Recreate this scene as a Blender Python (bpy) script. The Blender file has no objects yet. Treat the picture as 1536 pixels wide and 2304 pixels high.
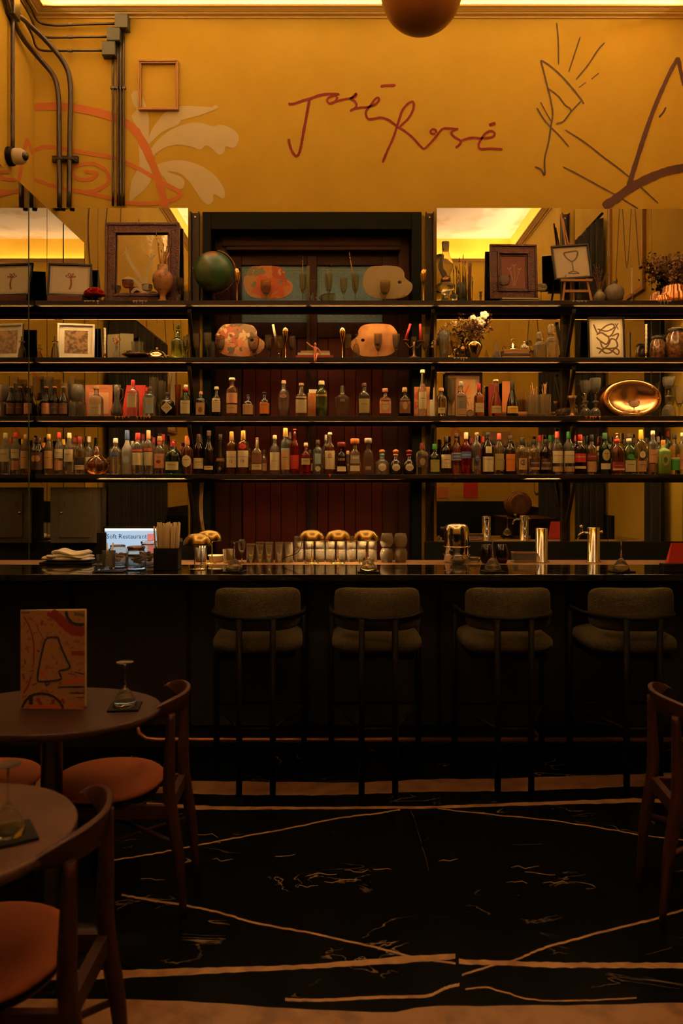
import bpy, bmesh, math, random
from mathutils import Vector, Matrix
random.seed(7)
S = bpy.context.scene
COL = S.collection
F = 1750.0; CX = 768.0; HY = 1090.0; EYE = 1.52
def W(px, py, D):
    "point seen at pixel (px,py) of the photograph, D metres in front of the camera"
    return Vector(((px-CX)*D/F, D, EYE-(py-HY)*D/F))
def srgb(r, g, b):
    f = lambda c: (c/255/12.92) if c <= 10 else ((c/255+.055)/1.055)**2.4
    return (f(r), f(g), f(b), 1)
# ------------------------------------------------------------ camera, world, exposure, lights
cam = bpy.data.cameras.new('camera'); camo = bpy.data.objects.new('camera', cam); COL.objects.link(camo)
camo.location = (0, 0, EYE); camo.rotation_euler = (math.pi/2, 0, 0)
cam.sensor_fit = 'AUTO'; cam.sensor_width = 36; cam.lens = 36*F/2304; cam.shift_y = -(HY-1152)/2304*-1
cam.clip_start = .05
cam.dof.use_dof = True; cam.dof.focus_distance = 5.5; cam.dof.aperture_fstop = 4.0
S.camera = camo
S.view_settings.view_transform = 'Standard'; S.view_settings.look = 'None'
S.view_settings.gamma = 1; S.view_settings.use_curve_mapping = False
EXPOSURE = 0.0
S.view_settings.exposure = EXPOSURE
S.cycles.max_bounces = 9; S.cycles.diffuse_bounces = 4; S.cycles.glossy_bounces = 6
S.cycles.transmission_bounces = 8; S.cycles.transparent_max_bounces = 8
S.cycles.caustics_reflective = False; S.cycles.caustics_refractive = False
S.cycles.sample_clamp_indirect = 4.0
wd = bpy.data.worlds.new('world'); S.world = wd; wd.use_nodes = True
wd.node_tree.nodes['Background'].inputs[0].default_value = (.02, .01, .003, 1)
wd.node_tree.nodes['Background'].inputs[1].default_value = .3
WARM = (1, .66, .38, 1)
COVE = 245.0      # cove light strips hidden on the cornice
LEDS = 120.0       # lamp strips under the shelves
LAMPW = 2.2      # bulbs in the brass counter lamps

# ------------------------------------------------------------ materials
MATS = {}
def mat(name, col, rough=.5, metal=0, trans=0, emit=0, ior=1.45, noise=None, bump=None, coat=0, spec=.5, alpha=1):
    """noise=(scale, second colour, lo, hi)  bump=(scale, strength)"""
    if name in MATS: return MATS[name]
    m = bpy.data.materials.new(name); m.use_nodes = True; nt = m.node_tree; b = nt.nodes['Principled BSDF']
    c = col if len(col) == 4 else (*col, 1)
    b.inputs['Base Color'].default_value = c; b.inputs['Roughness'].default_value = rough
    b.inputs['Metallic'].default_value = metal; b.inputs['Transmission Weight'].default_value = trans
    b.inputs['IOR'].default_value = ior; b.inputs['Coat Weight'].default_value = coat
    b.inputs['Specular IOR Level'].default_value = spec
    if emit:
        b.inputs['Emission Color'].default_value = c; b.inputs['Emission Strength'].default_value = emit
    if noise or bump:
        tc = nt.nodes.new('ShaderNodeTexCoord')
    if noise:
        n = nt.nodes.new('ShaderNodeTexNoise'); n.inputs['Scale'].default_value = noise[0]; n.inputs['Detail'].default_value = 6
        nt.links.new(tc.outputs['Object'], n.inputs['Vector'])
        r = nt.nodes.new('ShaderNodeValToRGB'); r.color_ramp.elements[0].position = noise[2]; r.color_ramp.elements[1].position = noise[3]
        r.color_ramp.elements[0].color = c; c2 = noise[1]; r.color_ramp.elements[1].color = c2 if len(c2) == 4 else (*c2, 1)
        nt.links.new(n.outputs['Fac'], r.inputs['Fac']); nt.links.new(r.outputs['Color'], b.inputs['Base Color'])
    if bump:
        n = nt.nodes.new('ShaderNodeTexNoise'); n.inputs['Scale'].default_value = bump[0]; n.inputs['Detail'].default_value = 4
        nt.links.new(tc.outputs['Object'], n.inputs['Vector'])
        bp = nt.nodes.new('ShaderNodeBump'); bp.inputs['Strength'].default_value = bump[1]; bp.inputs['Distance'].default_value = .01
        nt.links.new(n.outputs['Fac'], bp.inputs['Height']); nt.links.new(bp.outputs['Normal'], b.inputs['Normal'])
    MATS[name] = m
    return m
def patches(name, cols, scale=9, rough=.5, warp=.6, kind='VORONOI'):
    "several flat paint colours in irregular patches"
    if name in MATS: return MATS[name]
    m = bpy.data.materials.new(name); m.use_nodes = True; nt = m.node_tree; b = nt.nodes['Principled BSDF']
    tc = nt.nodes.new('ShaderNodeTexCoord'); n = nt.nodes.new('ShaderNodeTexNoise'); n.inputs['Scale'].default_value = scale*1.3
    nt.links.new(tc.outputs['Object'], n.inputs['Vector'])
    mx = nt.nodes.new('ShaderNodeVectorMath'); mx.operation = 'MULTIPLY_ADD'; mx.inputs[1].default_value = (warp/scale*3,)*3
    nt.links.new(n.outputs['Color'], mx.inputs[0]); nt.links.new(tc.outputs['Object'], mx.inputs[2])
    v = nt.nodes.new('ShaderNodeTexVoronoi'); v.inputs['Scale'].default_value = scale
    nt.links.new(mx.outputs[0], v.inputs['Vector'])
    r = nt.nodes.new('ShaderNodeValToRGB'); r.color_ramp.interpolation = 'CONSTANT'
    while len(r.color_ramp.elements) < len(cols): r.color_ramp.elements.new(.5)
    for i, c in enumerate(cols):
        r.color_ramp.elements[i].position = i/len(cols); r.color_ramp.elements[i].color = c if len(c) == 4 else (*c, 1)
    sp = nt.nodes.new('ShaderNodeSeparateColor'); nt.links.new(v.outputs['Color'], sp.inputs[0])
    nt.links.new(sp.outputs[0], r.inputs['Fac']); nt.links.new(r.outputs['Color'], b.inputs['Base Color'])
    b.inputs['Roughness'].default_value = rough
    MATS[name] = m
    return m
M = dict(
 wall=mat('ochre_plaster', (.66,.46,.045), .85, noise=(3, (.60,.40,.035), .35, .7), bump=(60, .08)),
 ceil=mat('cream_plaster', (.85,.80,.70), .9, noise=(2.2, (.66,.50,.32), .52, .66)),
 cornice=mat('cream_moulding', (.76,.55,.20), .7),
 wains=mat('dark_wainscot', (.006,.009,.007), .5, spec=.15, noise=(4, (.009,.007,.005), .4, .7)),
 mirror=mat('silvered_glass', (.64,.63,.58), .0, 1),
 mirror_edge=mat('mirror_edge_green', (.05,.08,.06), .2),
 steel=mat('black_steel', (.014,.009,.007), .45, .2, spec=.3, noise=(14, (.045,.02,.012), .5, .75)),
 shelfm=mat('worn_black_paint', (.012,.008,.007), .45, 0, spec=.2, noise=(7, (.10,.045,.022), .66, .70)),
 pipe=mat('dark_conduit', (.035,.024,.018), .33, .3),
 boxg=mat('grey_junction_box', (.034,.036,.018), .6),
 dwood=mat('dark_red_wood', (.030,.006,.004), .5, spec=.2, noise=(9, (.028,.007,.004), .35, .7)),
 plank=mat('red_stained_planks', (.055,.005,.003), .5, spec=.2, noise=(2.5, (.042,.004,.002), .35, .7)),
 casing=mat('green_black_casing', (.004,.006,.005), .6, spec=.06),
 etched=mat('etched_blue_glass', (.16,.33,.52), .5, noise=(40, (.20,.38,.56), .45, .6)),
 etched2=mat('etched_pattern_lines', (.36,.52,.50), .5),
 black=mat('black_lacquer', (.006,.005,.005), .25), blackm=mat('matt_black', (.005,.004,.004), .7, spec=.08),
 barfront=mat('bar_front_panels', (.005,.004,.003), .55, noise=(1.6, (.032,.038,.027), .5, .72)),
 bartop=mat('polished_black_stone', (.008,.007,.007), .06, coat=.3),
 ledge=mat('oiled_wood_ledge', (.30,.17,.07), .4, noise=(12, (.22,.11,.045), .4, .6)),
 brass=mat('aged_brass', (.52,.37,.12), .24, 1), brassp=mat('polished_brass', (.80,.55,.22), .15, 1),
 copper=mat('hammered_copper', (.85,.40,.17), .22, 1, bump=(26, .5)), copperp=mat('copper_sheet', (.85,.47,.22), .25, 1, bump=(9, .35)),
 chrome=mat('chrome', (.78,.76,.72), .07, 1), foot=mat('brass_foot_rail', (.28,.12,.06), .35, .8),
 bronze=mat('bronze', (.22,.12,.06), .35, .9),
 fabric=mat('olive_boucle', (.052,.042,.022), .95, spec=.05, noise=(120, (.037,.029,.015), .4, .6), bump=(160, .5)),
 frame_st=mat('black_tube', (.003,.0025,.0025), .5, spec=.05),
 walnut=mat('walnut', (.030,.009,.0045), .45, spec=.18, noise=(7, (.020,.006,.003), .35, .7)),
 leather=mat('cognac_upholstery', (.19,.056,.020), .75, spec=.1, bump=(50, .08)),
 table=mat('dark_tabletop', (.030,.012,.008), .42, spec=.16, noise=(5, (.024,.009,.006), .4, .6)),
 table2=mat('brown_tabletop', (.065,.030,.017), .45, spec=.2, noise=(9, (.045,.020,.011), .4, .65)),
 coaster=mat('black_leather_coaster', (.005,.004,.004), .6, spec=.12),
 cream=mat('cream_paper', (.74,.68,.52), .8), white=mat('white_paint', (.80,.76,.68), .6), white2=mat('warm_white_mount', (.62,.56,.44), .8),
 goldw=mat('gilt_wood', (.38,.19,.06), .45, .2), frameb=mat('black_frame', (.008,.005,.004), .4, spec=.2), framer=mat('carved_dark_red_frame', (.07,.016,.010), .4, bump=(70, .9)),
 wax=mat('ivory_wax', (.82,.74,.55), .5), waxr=mat('red_wax', (.62,.04,.04), .5),
 globe_land=patches('globe_map', [(.028,.085,.045),(.033,.088,.045),(.026,.08,.042),(.030,.08,.04),(.06,.10,.04),(.028,.085,.045),(.26,.10,.035)], 7, .35, .9),
 rope=mat('straw', (.55,.38,.16), .8), dstick=mat('dark_sticks', (.14,.06,.03), .7), dried=mat('dried_flowers', (.28,.16,.075), .9), driedd=mat('dark_dried_leaves', (.09,.04,.025), .9),
 petalw=mat('white_petals', (.74,.68,.55), .7), rose=mat('red_velvet_rose', (.50,.022,.018), .7), pink=mat('pink_wood', (.68,.24,.16), .6),
 lightwood=mat('easel_pine', (.48,.26,.10), .55), redbook=mat('red_cloth', (.32,.03,.02), .6), tanbook=mat('tan_cloth', (.42,.27,.14), .7), darkbook=mat('dark_cloth', (.05,.03,.02), .6),
 ink=mat('brown_ink', (.12,.055,.03), .8), inkb=mat('black_ink', (.012,.01,.01), .6),
 grey=mat('grey_enamel', (.075,.062,.045), .5, spec=.3, noise=(30, (.065,.054,.038), .4, .6)),
 led=mat('warm_led_strip', (1,.56,.19), emit=LEDS), lip=mat('strip_profile', (.30,.20,.11), .4, .3), cove=mat('cove_led_strip', WARM, emit=COVE),
 screen=mat('lit_screen', (.45,.68,.95), emit=.75), screenw=mat('screen_title_bar', (1,.88,.70), emit=1.6), screenr=mat('screen_red_panel', (.85,.28,.25), emit=.6),
 screent=mat('screen_text', (.03,.05,.09), .6), globe_lamp=mat('opal_globe_glass', (.36,.155,.055), .35),
 curtain=mat('dark_velvet', (.022,.020,.016), .9), bottlemetal=mat('smoked_bronze_glass', (.30,.19,.08), .12, .5),
 towel=mat('white_towel', (.90,.85,.74), .95, bump=(60, .4)), red=mat('red_card', (.62,.045,.03), .7), orange=mat('orange_card', (.62,.22,.07), .7),
 painting=mat('sepia_print', (.36,.22,.11), .8, noise=(38, (.10,.06,.03), .45, .6)), ptxt=mat('drawing_grey', (.20,.16,.10), .8),
)
def glass(name, c, rough=.02, ior=1.45): return mat('glass_'+name, c, rough, trans=1, ior=ior)
G = dict(clear=glass('clear', (.95,.94,.88)), gold=glass('gold', (.93,.70,.34)), amber=glass('amber', (.70,.26,.06)), green=glass('green', (.35,.60,.18)),
 dkgreen=glass('bottle_green', (.05,.16,.05)), red=glass('red', (.80,.05,.03)), pink=glass('pink', (.90,.38,.22)), blue=glass('pale_blue', (.62,.80,.80)),
 brown=glass('dark_brown', (.12,.035,.012)), smoke=glass('smoke', (.90,.80,.56)), frost=mat('glass_frosted', (.72,.74,.74), .35, trans=.6), grey=glass('grey_green', (.50,.56,.42)),
 black=mat('glass_black', (.008,.006,.005), .12), lime=glass('lime_green', (.42,.60,.10)), limef=mat('frosted_lime', (.16,.28,.04), .35, trans=.2), crystal=glass('ribbed_crystal', (.97,.84,.60), .08, ior=1.3), thin=glass('thin_clear', (.97,.95,.88), .02, ior=1.22), wine=glass('wine_black', (.10,.05,.04)))
G['crystal'].node_tree.nodes['Principled BSDF'].inputs['Transmission Weight'].default_value = .80
for g_ in ('clear','gold','amber','green','dkgreen','red','pink','blue','grey','lime'): G[g_].node_tree.nodes['Principled BSDF'].inputs['Transmission Weight'].default_value = .93
G['thin'].node_tree.nodes['Principled BSDF'].inputs['Transmission Weight'].default_value = .90
G['smoke'].node_tree.nodes['Principled BSDF'].inputs['IOR'].default_value = 1.22; G['smoke'].node_tree.nodes['Principled BSDF'].inputs['Transmission Weight'].default_value = .94
# paint colours for caps and paper labels
PC = dict(black=(.010,.008,.008), dark=(.05,.022,.015), red=(.50,.035,.030), dred=(.20,.018,.018), pinkred=(.62,.10,.09), gold=(.62,.40,.12), yellow=(.75,.50,.06), white=(.78,.74,.64),
 cream=(.72,.64,.44), tan=(.50,.32,.15), orange=(.70,.24,.05), brown=(.16,.07,.035), green=(.03,.22,.05), dgreen=(.02,.09,.035), blue=(.06,.12,.36), pblue=(.32,.44,.50), silver=(.50,.48,.44),
 peach=(.62,.32,.18), cork=(.50,.31,.15), olive=(.40,.36,.14), teal=(.10,.30,.26), grey=(.20,.17,.14), lcream=(.66,.60,.38))
def P(c):
    if c in ('silver', 'gold'): return mat('foil_'+c, PC[c], .35, .55)
    if c == 'cork': return mat('cork', PC[c], .8, noise=(60, (.34,.19,.09), .4, .6))
    return mat('print_'+c, PC[c], .5)

# ------------------------------------------------------------ mesh building
class MB:
    def __init__(s): s.v = []; s.f = []; s.sm = []
    def add(s, vs, fs, smooth=False):
        o = len(s.v); s.v += [tuple(v) for v in vs]; s.f += [tuple(i+o for i in f) for f in fs]; s.sm += [smooth]*len(fs); return s
    def box(s, x0, x1, y0, y1, z0, z1, M_=None):
        vs = [Vector((x, y, z)) for z in (z0, z1) for y in (y0, y1) for x in (x0, x1)]
        if M_ is not None: vs = [M_ @ v for v in vs]
        return s.add(vs, [(0,2,3,1),(4,5,7,6),(0,1,5,4),(2,6,7,3),(0,4,6,2),(1,3,7,5)])
    def lathe(s, prof, n=20, c=(0,0,0), sy=1.0, p=2.0, cap=True, flat=False, M_=None, flute=0, nf=12):
        "prof: list of (r,z[,p])"
        vs = []; k = len(prof)
        for q in prof:
            r, z = q[0], q[1]; pp = q[2] if len(q) > 2 else p
            for i in range(n):
                a = 2*math.pi*(i+.5)/n; ca, sa = math.cos(a), math.sin(a)
                rho = r/(abs(ca)**pp+abs(sa)**pp)**(1/pp)
                if flute: rho *= 1+flute*math.cos(a*nf)
                v = Vector((c[0]+rho*ca, c[1]+rho*sa*sy, c[2]+z)); vs.append(v)
        if M_ is not None: vs = [M_ @ v for v in vs]
        fs = [(j*n+i, j*n+(i+1) % n, (j+1)*n+(i+1) % n, (j+1)*n+i) for j in range(k-1) for i in range(n)]
        s.add(vs, fs, not flat)
        o = len(s.v)-len(vs)
        if cap:
            s.f.append(tuple(o+i for i in range(n))[::-1]); s.sm.append(False)
            s.f.append(tuple(o+(k-1)*n+i for i in range(n))); s.sm.append(False)
        return s
    def tube(s, pts, r, n=8, closed=False, flat=None):
        "pts: list of Vector; r radius or list. flat=(w,h) makes a rectangular strip section"
        pts = [Vector(p) for p in pts]; k = len(pts); rs = r if isinstance(r, (list, tuple)) else [r]*k
        vs = []; up = None
        for i in range(k):
            t = (pts[(i+1) % k]-pts[i-1]) if closed else (pts[min(i+1, k-1)]-pts[max(i-1, 0)])
            t = t.normalized() if t.length > 1e-9 else Vector((0,0,1))
            if up is None: up = Vector((0,0,1)) if abs(t.z) < .9 else Vector((0,1,0))
            a = t.cross(up); a = a.normalized() if a.length > 1e-6 else Vector((1,0,0)); b = a.cross(t).normalized(); up = b
            for j in range(n):
                an = 2*math.pi*(j+.5)/n
                vs.append(pts[i]+(a*math.cos(an)+b*math.sin(an))*rs[i])
        m = k if closed else k-1
        fs = [(i*n+j, i*n+(j+1) % n, ((i+1) % k)*n+(j+1) % n, ((i+1) % k)*n+j) for i in range(m) for j in range(n)]
        s.add(vs, fs, n > 4)
        if not closed:
            o = len(s.v)-len(vs); s.f += [tuple(o+j for j in range(n))[::-1], tuple(o+(k-1)*n+j for j in range(n))]; s.sm += [False, False]
        return s
    def ball(s, c, r, n=12, m=8, sc=(1,1,1)):
        prof = [(max(1e-4, r*math.sin(math.pi*i/m)), -r*math.cos(math.pi*i/m)) for i in range(m+1)]
        o = len(s.v); s.lathe(prof, n, (0,0,0), cap=False)
        for i in range(o, len(s.v)): v = s.v[i]; s.v[i] = (c[0]+v[0]*sc[0], c[1]+v[1]*sc[1], c[2]+v[2]*sc[2])
        return s
    def cushion(s, w, d, h, e=.35, bend=0, c=(0,0,0), n=32, m=16, up=False):
        f = lambda x, q: math.copysign(abs(x)**q, x); o = len(s.v); vs = []
        for j in range(m+1):
            v = -math.pi/2+math.pi*j/m
            for i in range(n):
                u = 2*math.pi*(i+.5)/n
                x = w/2*f(math.cos(v), .6)*f(math.cos(u), e); y = d/2*f(math.cos(v), .6)*f(math.sin(u), e); z = h/2*f(math.sin(v), .8)
                if up: y, z = -z, y
                vs.append((c[0]+x, c[1]+y+bend*x*x, c[2]+z))
        return s.add(vs, [(j*n+i, j*n+(i+1) % n, (j+1)*n+(i+1) % n, (j+1)*n+i) for j in range(m) for i in range(n)], True)
    def build(s, name, m, parent=None, loc=None, bevel=0, label=None):
        me = bpy.data.meshes.new(name); me.from_pydata(s.v, [], s.f); me.materials.append(m)
        me.polygons.foreach_set('use_smooth', s.sm); me.update()
        o = bpy.data.objects.new(name, me); COL.objects.link(o)
        if parent: o.parent = parent
        if loc is not None: o.location = loc
        if bevel:
            b = o.modifiers.new('bevel', 'BEVEL'); b.width = bevel; b.segments = 2; b.limit_method = 'ANGLE'
        if label: o['label'] = label
        return o
def Box(*a, **k): return MB().box(*a, **k)
def Lathe(*a, **k): return MB().lathe(*a, **k)
def tag(o, label, cat, group=None, kind=None):
    o['label'] = label; o['category'] = cat
    if group: o['group'] = group
    if kind: o['kind'] = kind
    return o
def thing(name, loc, label, cat, group=None, rz=0):
    o = bpy.data.objects.new(name, None); COL.objects.link(o); o.location = loc; o.rotation_euler = (0, 0, rz)
    o.empty_display_size = .05
    return tag(o, label, cat, group)
def struct(o, label=None):
    o['kind'] = 'structure'
    if label: o['label'] = label
    return o
def smooth(pts, k=6):
    "Catmull-Rom through the points"
    if len(pts) < 3: return pts
    P_ = [Vector(p) for p in pts]; P_ = [P_[0]*2-P_[1]]+P_+[P_[-1]*2-P_[-2]]; out = []
    for i in range(1, len(P_)-2):
        for j in range(k):
            t = j/k; a, b, c, d = P_[i-1:i+3]
            out.append(.5*((2*b)+(c-a)*t+(2*a-5*b+4*c-d)*t*t+(3*b-a-3*c+d)*t**3))
    out.append(P_[-2]); return out
def ribbon(mb, pts, w, to3, off=0, k=6, ws=None, straight=False):
    "flat brush stroke: 2D pts, width w, to3(x,y,off)->Vector"
    q = [Vector(p) for p in pts] if straight else smooth([Vector(p) for p in pts], k)
    n = len(q); L = []
    for i in range(n):
        t = q[min(i+1, n-1)]-q[max(i-1, 0)]; t = t.normalized() if t.length > 1e-9 else Vector((1, 0))
        nn = Vector((-t.y, t.x)); ww = w*(.9+.2*random.random())/2
        if ws: ww *= ws[0]+(ws[1]-ws[0])*i/(n-1)
        if i in (0, n-1): ww *= .6
        L.append((q[i]+nn*ww, q[i]-nn*ww))
    vs = [to3(p.x, p.y, off) for pr in L for p in pr]
    return mb.add(vs, [(2*i, 2*i+1, 2*i+3, 2*i+2) for i in range(n-1)])
def fill(loops, depth=.0005):
    "2D loops (outer + holes) -> (verts, faces) filled and extruded by depth in z"
    cu = bpy.data.curves.new('c', 'CURVE'); cu.dimensions = '2D'; cu.fill_mode = 'BOTH'; cu.extrude = depth/2
    for lp in loops:
        sp = cu.splines.new('POLY'); sp.points.add(len(lp)-1)
        for i, p in enumerate(lp): sp.points[i].co = (p[0], p[1], 0, 1)
        sp.use_cyclic_u = True
    o = bpy.data.objects.new('c', cu); COL.objects.link(o)
    me = bpy.data.meshes.new_from_object(o.evaluated_get(bpy.context.evaluated_depsgraph_get()))
    v = [tuple(x.co) for x in me.vertices]; f = [tuple(p.vertices) for p in me.polygons]
    bpy.data.objects.remove(o); bpy.data.meshes.remove(me); bpy.data.curves.remove(cu)
    return v, f
def text2d(s, size, align='CENTER'):
    cu = bpy.data.curves.new('t', 'FONT'); cu.body = s; cu.size = size; cu.align_x = align; cu.resolution_u = 2
    o = bpy.data.objects.new('t', cu); COL.objects.link(o)
    me = bpy.data.meshes.new_from_object(o.evaluated_get(bpy.context.evaluated_depsgraph_get()))
    v = [tuple(x.co) for x in me.vertices]; f = [tuple(p.vertices) for p in me.polygons]
    bpy.data.objects.remove(o); bpy.data.meshes.remove(me); bpy.data.curves.remove(cu)
    return v, f
def fit(v, w):
    xs = [a[0] for a in v]; sc = w/(max(xs)-min(xs)); m = (max(xs)+min(xs))/2
    return [((a[0]-m)*sc, a[1]*sc) for a in v]
# ------------------------------------------------------------ the room
XL, XR, YB, YF, ZC = -2.27, 2.62, 5.75, -.62, 5.34      # left, right, back, front walls, ceiling
MF = 5.735                                             # face of the mirrors on the back wall
CORN = 5.008                                           # top of the cornice
struct(Box(XL-.1, XR+.1, YF-.1, 6.3, -.1, 0).build('floor', None or mat('black_marble', (.0015,.0015,.0013), .25, noise=(3.3, (.003,.004,.003), .4, .7), spec=.02)))
floor = bpy.data.objects['floor']
# irregular short veins in the floor material
def floor_veins(m):
    nt = m.node_tree; b = nt.nodes['Principled BSDF']
    tc = nt.nodes.new('ShaderNodeTexCoord')
    mp = nt.nodes.new('ShaderNodeMapping'); mp.inputs['Scale'].default_value = (1.2, 2.6, 1); nt.links.new(tc.outputs['Object'], mp.inputs[0])
    n = nt.nodes.new('ShaderNodeTexNoise'); n.inputs['Scale'].default_value = 1.7; n.inputs['Detail'].default_value = 5; n.inputs['Distortion'].default_value = 1.2
    nt.links.new(mp.outputs[0], n.inputs['Vector'])
    r = nt.nodes.new('ShaderNodeValToRGB'); e = r.color_ramp.elements
    e[0].position = .492; e[0].color = (0,0,0,1); e[1].position = .5; e[1].color = (1,1,1,1)
    x = e.new(.508); x.color = (0,0,0,1)
    nt.links.new(n.outputs['Fac'], r.inputs[0])
    n2 = nt.nodes.new('ShaderNodeTexNoise'); n2.inputs['Scale'].default_value = 3.1; nt.links.new(tc.outputs['Object'], n2.inputs['Vector'])
    r2 = nt.nodes.new('ShaderNodeValToRGB'); r2.color_ramp.elements[0].position = .56; r2.color_ramp.elements[1].position = .66
    nt.links.new(n2.outputs['Fac'], r2.inputs[0])
    mu = nt.nodes.new('ShaderNodeMath'); mu.operation = 'MULTIPLY'; nt.links.new(r.outputs[0], mu.inputs[0]); nt.links.new(r2.outputs[0], mu.inputs[1])
    mx = nt.nodes.new('ShaderNodeMix'); mx.data_type = 'RGBA'; mx.inputs['A'].default_value = (.0015,.0015,.0013,1); mx.inputs['B'].default_value = (.16,.11,.06,1)
    nt.links.new(mu.outputs[0], mx.inputs['Factor']); nt.links.new(mx.outputs['Result'], b.inputs['Base Color'])
floor_veins(floor.data.materials[0])
inlay = mat('gold_marble_vein', (.36,.20,.08), .35, noise=(16, (.20,.10,.04), .42, .62))
band = mat('beige_marble', (.25,.13,.055), .35, noise=(11, (.13,.060,.026), .42, .68))
FD = lambda y: EYE*F/(y-HY)
def f3(x, y, off): D = FD(y); return Vector(((x-CX)*D/F, D, .0006+off))
def fstrip(name, top, bot, m, off=0):
    "strip between two pixel polylines on the floor"
    def at(pl, x):
        for (a, b), (c, d) in zip(pl, pl[1:]):
            if x <= c: return b+(d-b)*(x-a)/(c-a)
        return pl[-1][1]
    xs = [top[0][0]+(top[-1][0]-top[0][0])*i/90 for i in range(91)]; vs = []
    for x in xs:
        j = 1+.0
        a, b = at(top, x), at(bot, x); q = min(1.2, (b-a)*.12)
        vs.append(f3(x, a+random.uniform(-q, q), off)); vs.append(f3(x, b+random.uniform(-q, q), off))
    return MB().add(vs, [(2*i, 2*i+1, 2*i+3, 2*i+2) for i in range(90)]).build(name, m, floor)
fstrip('marble_band', [(-300,1745),(0,1742),(450,1757),(768,1762),(960,1754),(1200,1750),(1536,1738),(1900,1730)], [(-300,1778),(0,1776),(450,1787),(700,1790),(960,1782),(1200,1780),(1536,1765),(1900,1760)], band)
fstrip('marble_band', [(-1500,2245),(190,2248),(400,2252),(600,2266),(880,2280),(960,2262),(1100,2264),(1300,2262),(1536,2256),(2800,2256)], [(-1500,2700),(190,2700),(1536,2700),(2800,2700)], band)
fstrip('marble_vein', [(330,1806),(440,1812),(540,1815),(700,1816),(960,1814),(1100,1809),(1430,1796),(1536,1801),(1800,1795)], [(330,1810),(440,1822),(540,1822),(700,1821),(960,1820),(1100,1815),(1430,1806),(1536,1807),(1800,1801)], inlay)
fstrip('marble_vein', [(-700,2185),(190,2182),(300,2182),(500,2177),(700,2170),(900,2152),(1024,2147)], [(-700,2210),(190,2206),(300,2200),(500,2190),(700,2180),(900,2168),(1024,2158)], inlay)
fstrip('marble_vein', [(1032,2158),(1250,2166),(1536,2166),(2300,2166)], [(1032,2169),(1250,2178),(1536,2179),(2300,2180)], inlay)
mb = MB()
for pts, w in [([(250,1936),(330,1924),(430,1905),(540,1884),(640,1866),(760,1842),(850,1830),(900,1822)], 3),
               ([(985,1820),(1100,1832),(1250,1848),(1380,1868),(1450,1880),(1700,1910)], 2.2),
               ([(275,2014),(330,2024),(430,2040),(500,2056),(580,2078),(700,2100),(800,2122),(860,2136),(940,2156),(1025,2168)], 4.5),
               ([(1040,2194),(1110,2172),(1160,2160),(1220,2135),(1300,2112),(1400,2086),(1480,2066),(1536,2048),(1760,1990)], 5),
               ([(640,2249),(720,2251),(860,2244),(960,2242),(1000,2224),(1034,2216)], 7), ([(1045,2226),(1090,2222),(1130,2232),(1200,2250),(1300,2252),(1430,2246)], 3.5),
               ([(925,1822),(945,1890),(965,1960)], 1)]:
    q = smooth([Vector(p) for p in pts], 8); q = [p+Vector((random.uniform(-2, 2), random.uniform(-.8, .8))) for p in q]
    n = len(q); vs = []
    for i, p in enumerate(q):
        vs += [f3(p.x, p.y-w/2, .0004), f3(p.x, p.y+w/2, .0004)]
    mb.add(vs, [(2*i, 2*i+1, 2*i+3, 2*i+2) for i in range(n-1)])
mb.build('marble_vein', inlay, floor)
mb = MB()
for x, y, s_ in [(720,1968,1),(770,1985,1.2),(800,1960,.8),(690,1995,.7),(860,1955,.6),(1180,1950,1),(1215,1965,1.1),(1160,1985,.7),(1250,1985,.8),(460,1880,1),(500,1935,.7),(340,1980,.8),(1010,1935,.6),(640,1925,.6)]:
    pts = [(x-34*s_+17*s_*i+random.uniform(-4, 4), y+random.uniform(-5, 5)*s_) for i in range(5)]
    ribbon(mb, pts, 1.4, f3, .0003, k=1, straight=True)
mb.build('marble_fleck', mat('pale_fleck', (.20,.12,.06), .35), floor)

# back wall with an opening for the door
DX0, DX1, DZ = (456-CX)*YB/F, (948-CX)*YB/F, W(0, 479, YB).z
w = MB().box(XL-.1, DX0, YB, YB+.15, 0, ZC+.05).box(DX1, XR+.1, YB, YB+.15, 0, ZC+.05).box(DX0, DX1, YB, YB+.15, DZ, ZC+.05)
wall_back = struct(w.build('wall_back', M['wall']))
wall_left = struct(Box(XL-.12, XL, YF-.1, YB, 0, ZC+.05).build('wall_left', M['wall']))
wall_right = struct(Box(XR, XR+.12, YF-.1, YB, 0, ZC+.05).build('wall_right', M['wall']))
wall_front = struct(Box(XL-.1, XR+.1, YF-.12, YF, 0, ZC+.05).build('wall_front', M['wall']))
ceiling = struct(Box(XL-.1, XR+.1, YF-.1, YB+.15, ZC, ZC+.1).build('ceiling', M['ceil']))
# dark wainscot round the room
for nm, a in (('trim_1', (XL, XL+.03, YF, 4.9, 0, 1.22)), ('trim_2', (XR-.03, XR, YF, 4.0, 0, 1.22)), ('trim_3', (XL+.03, XR-.03, YF, YF+.03, 0, 1.26))):
    struct(Box(*a).build(nm, M['wains']), 'dark panelled wainscot')
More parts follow.
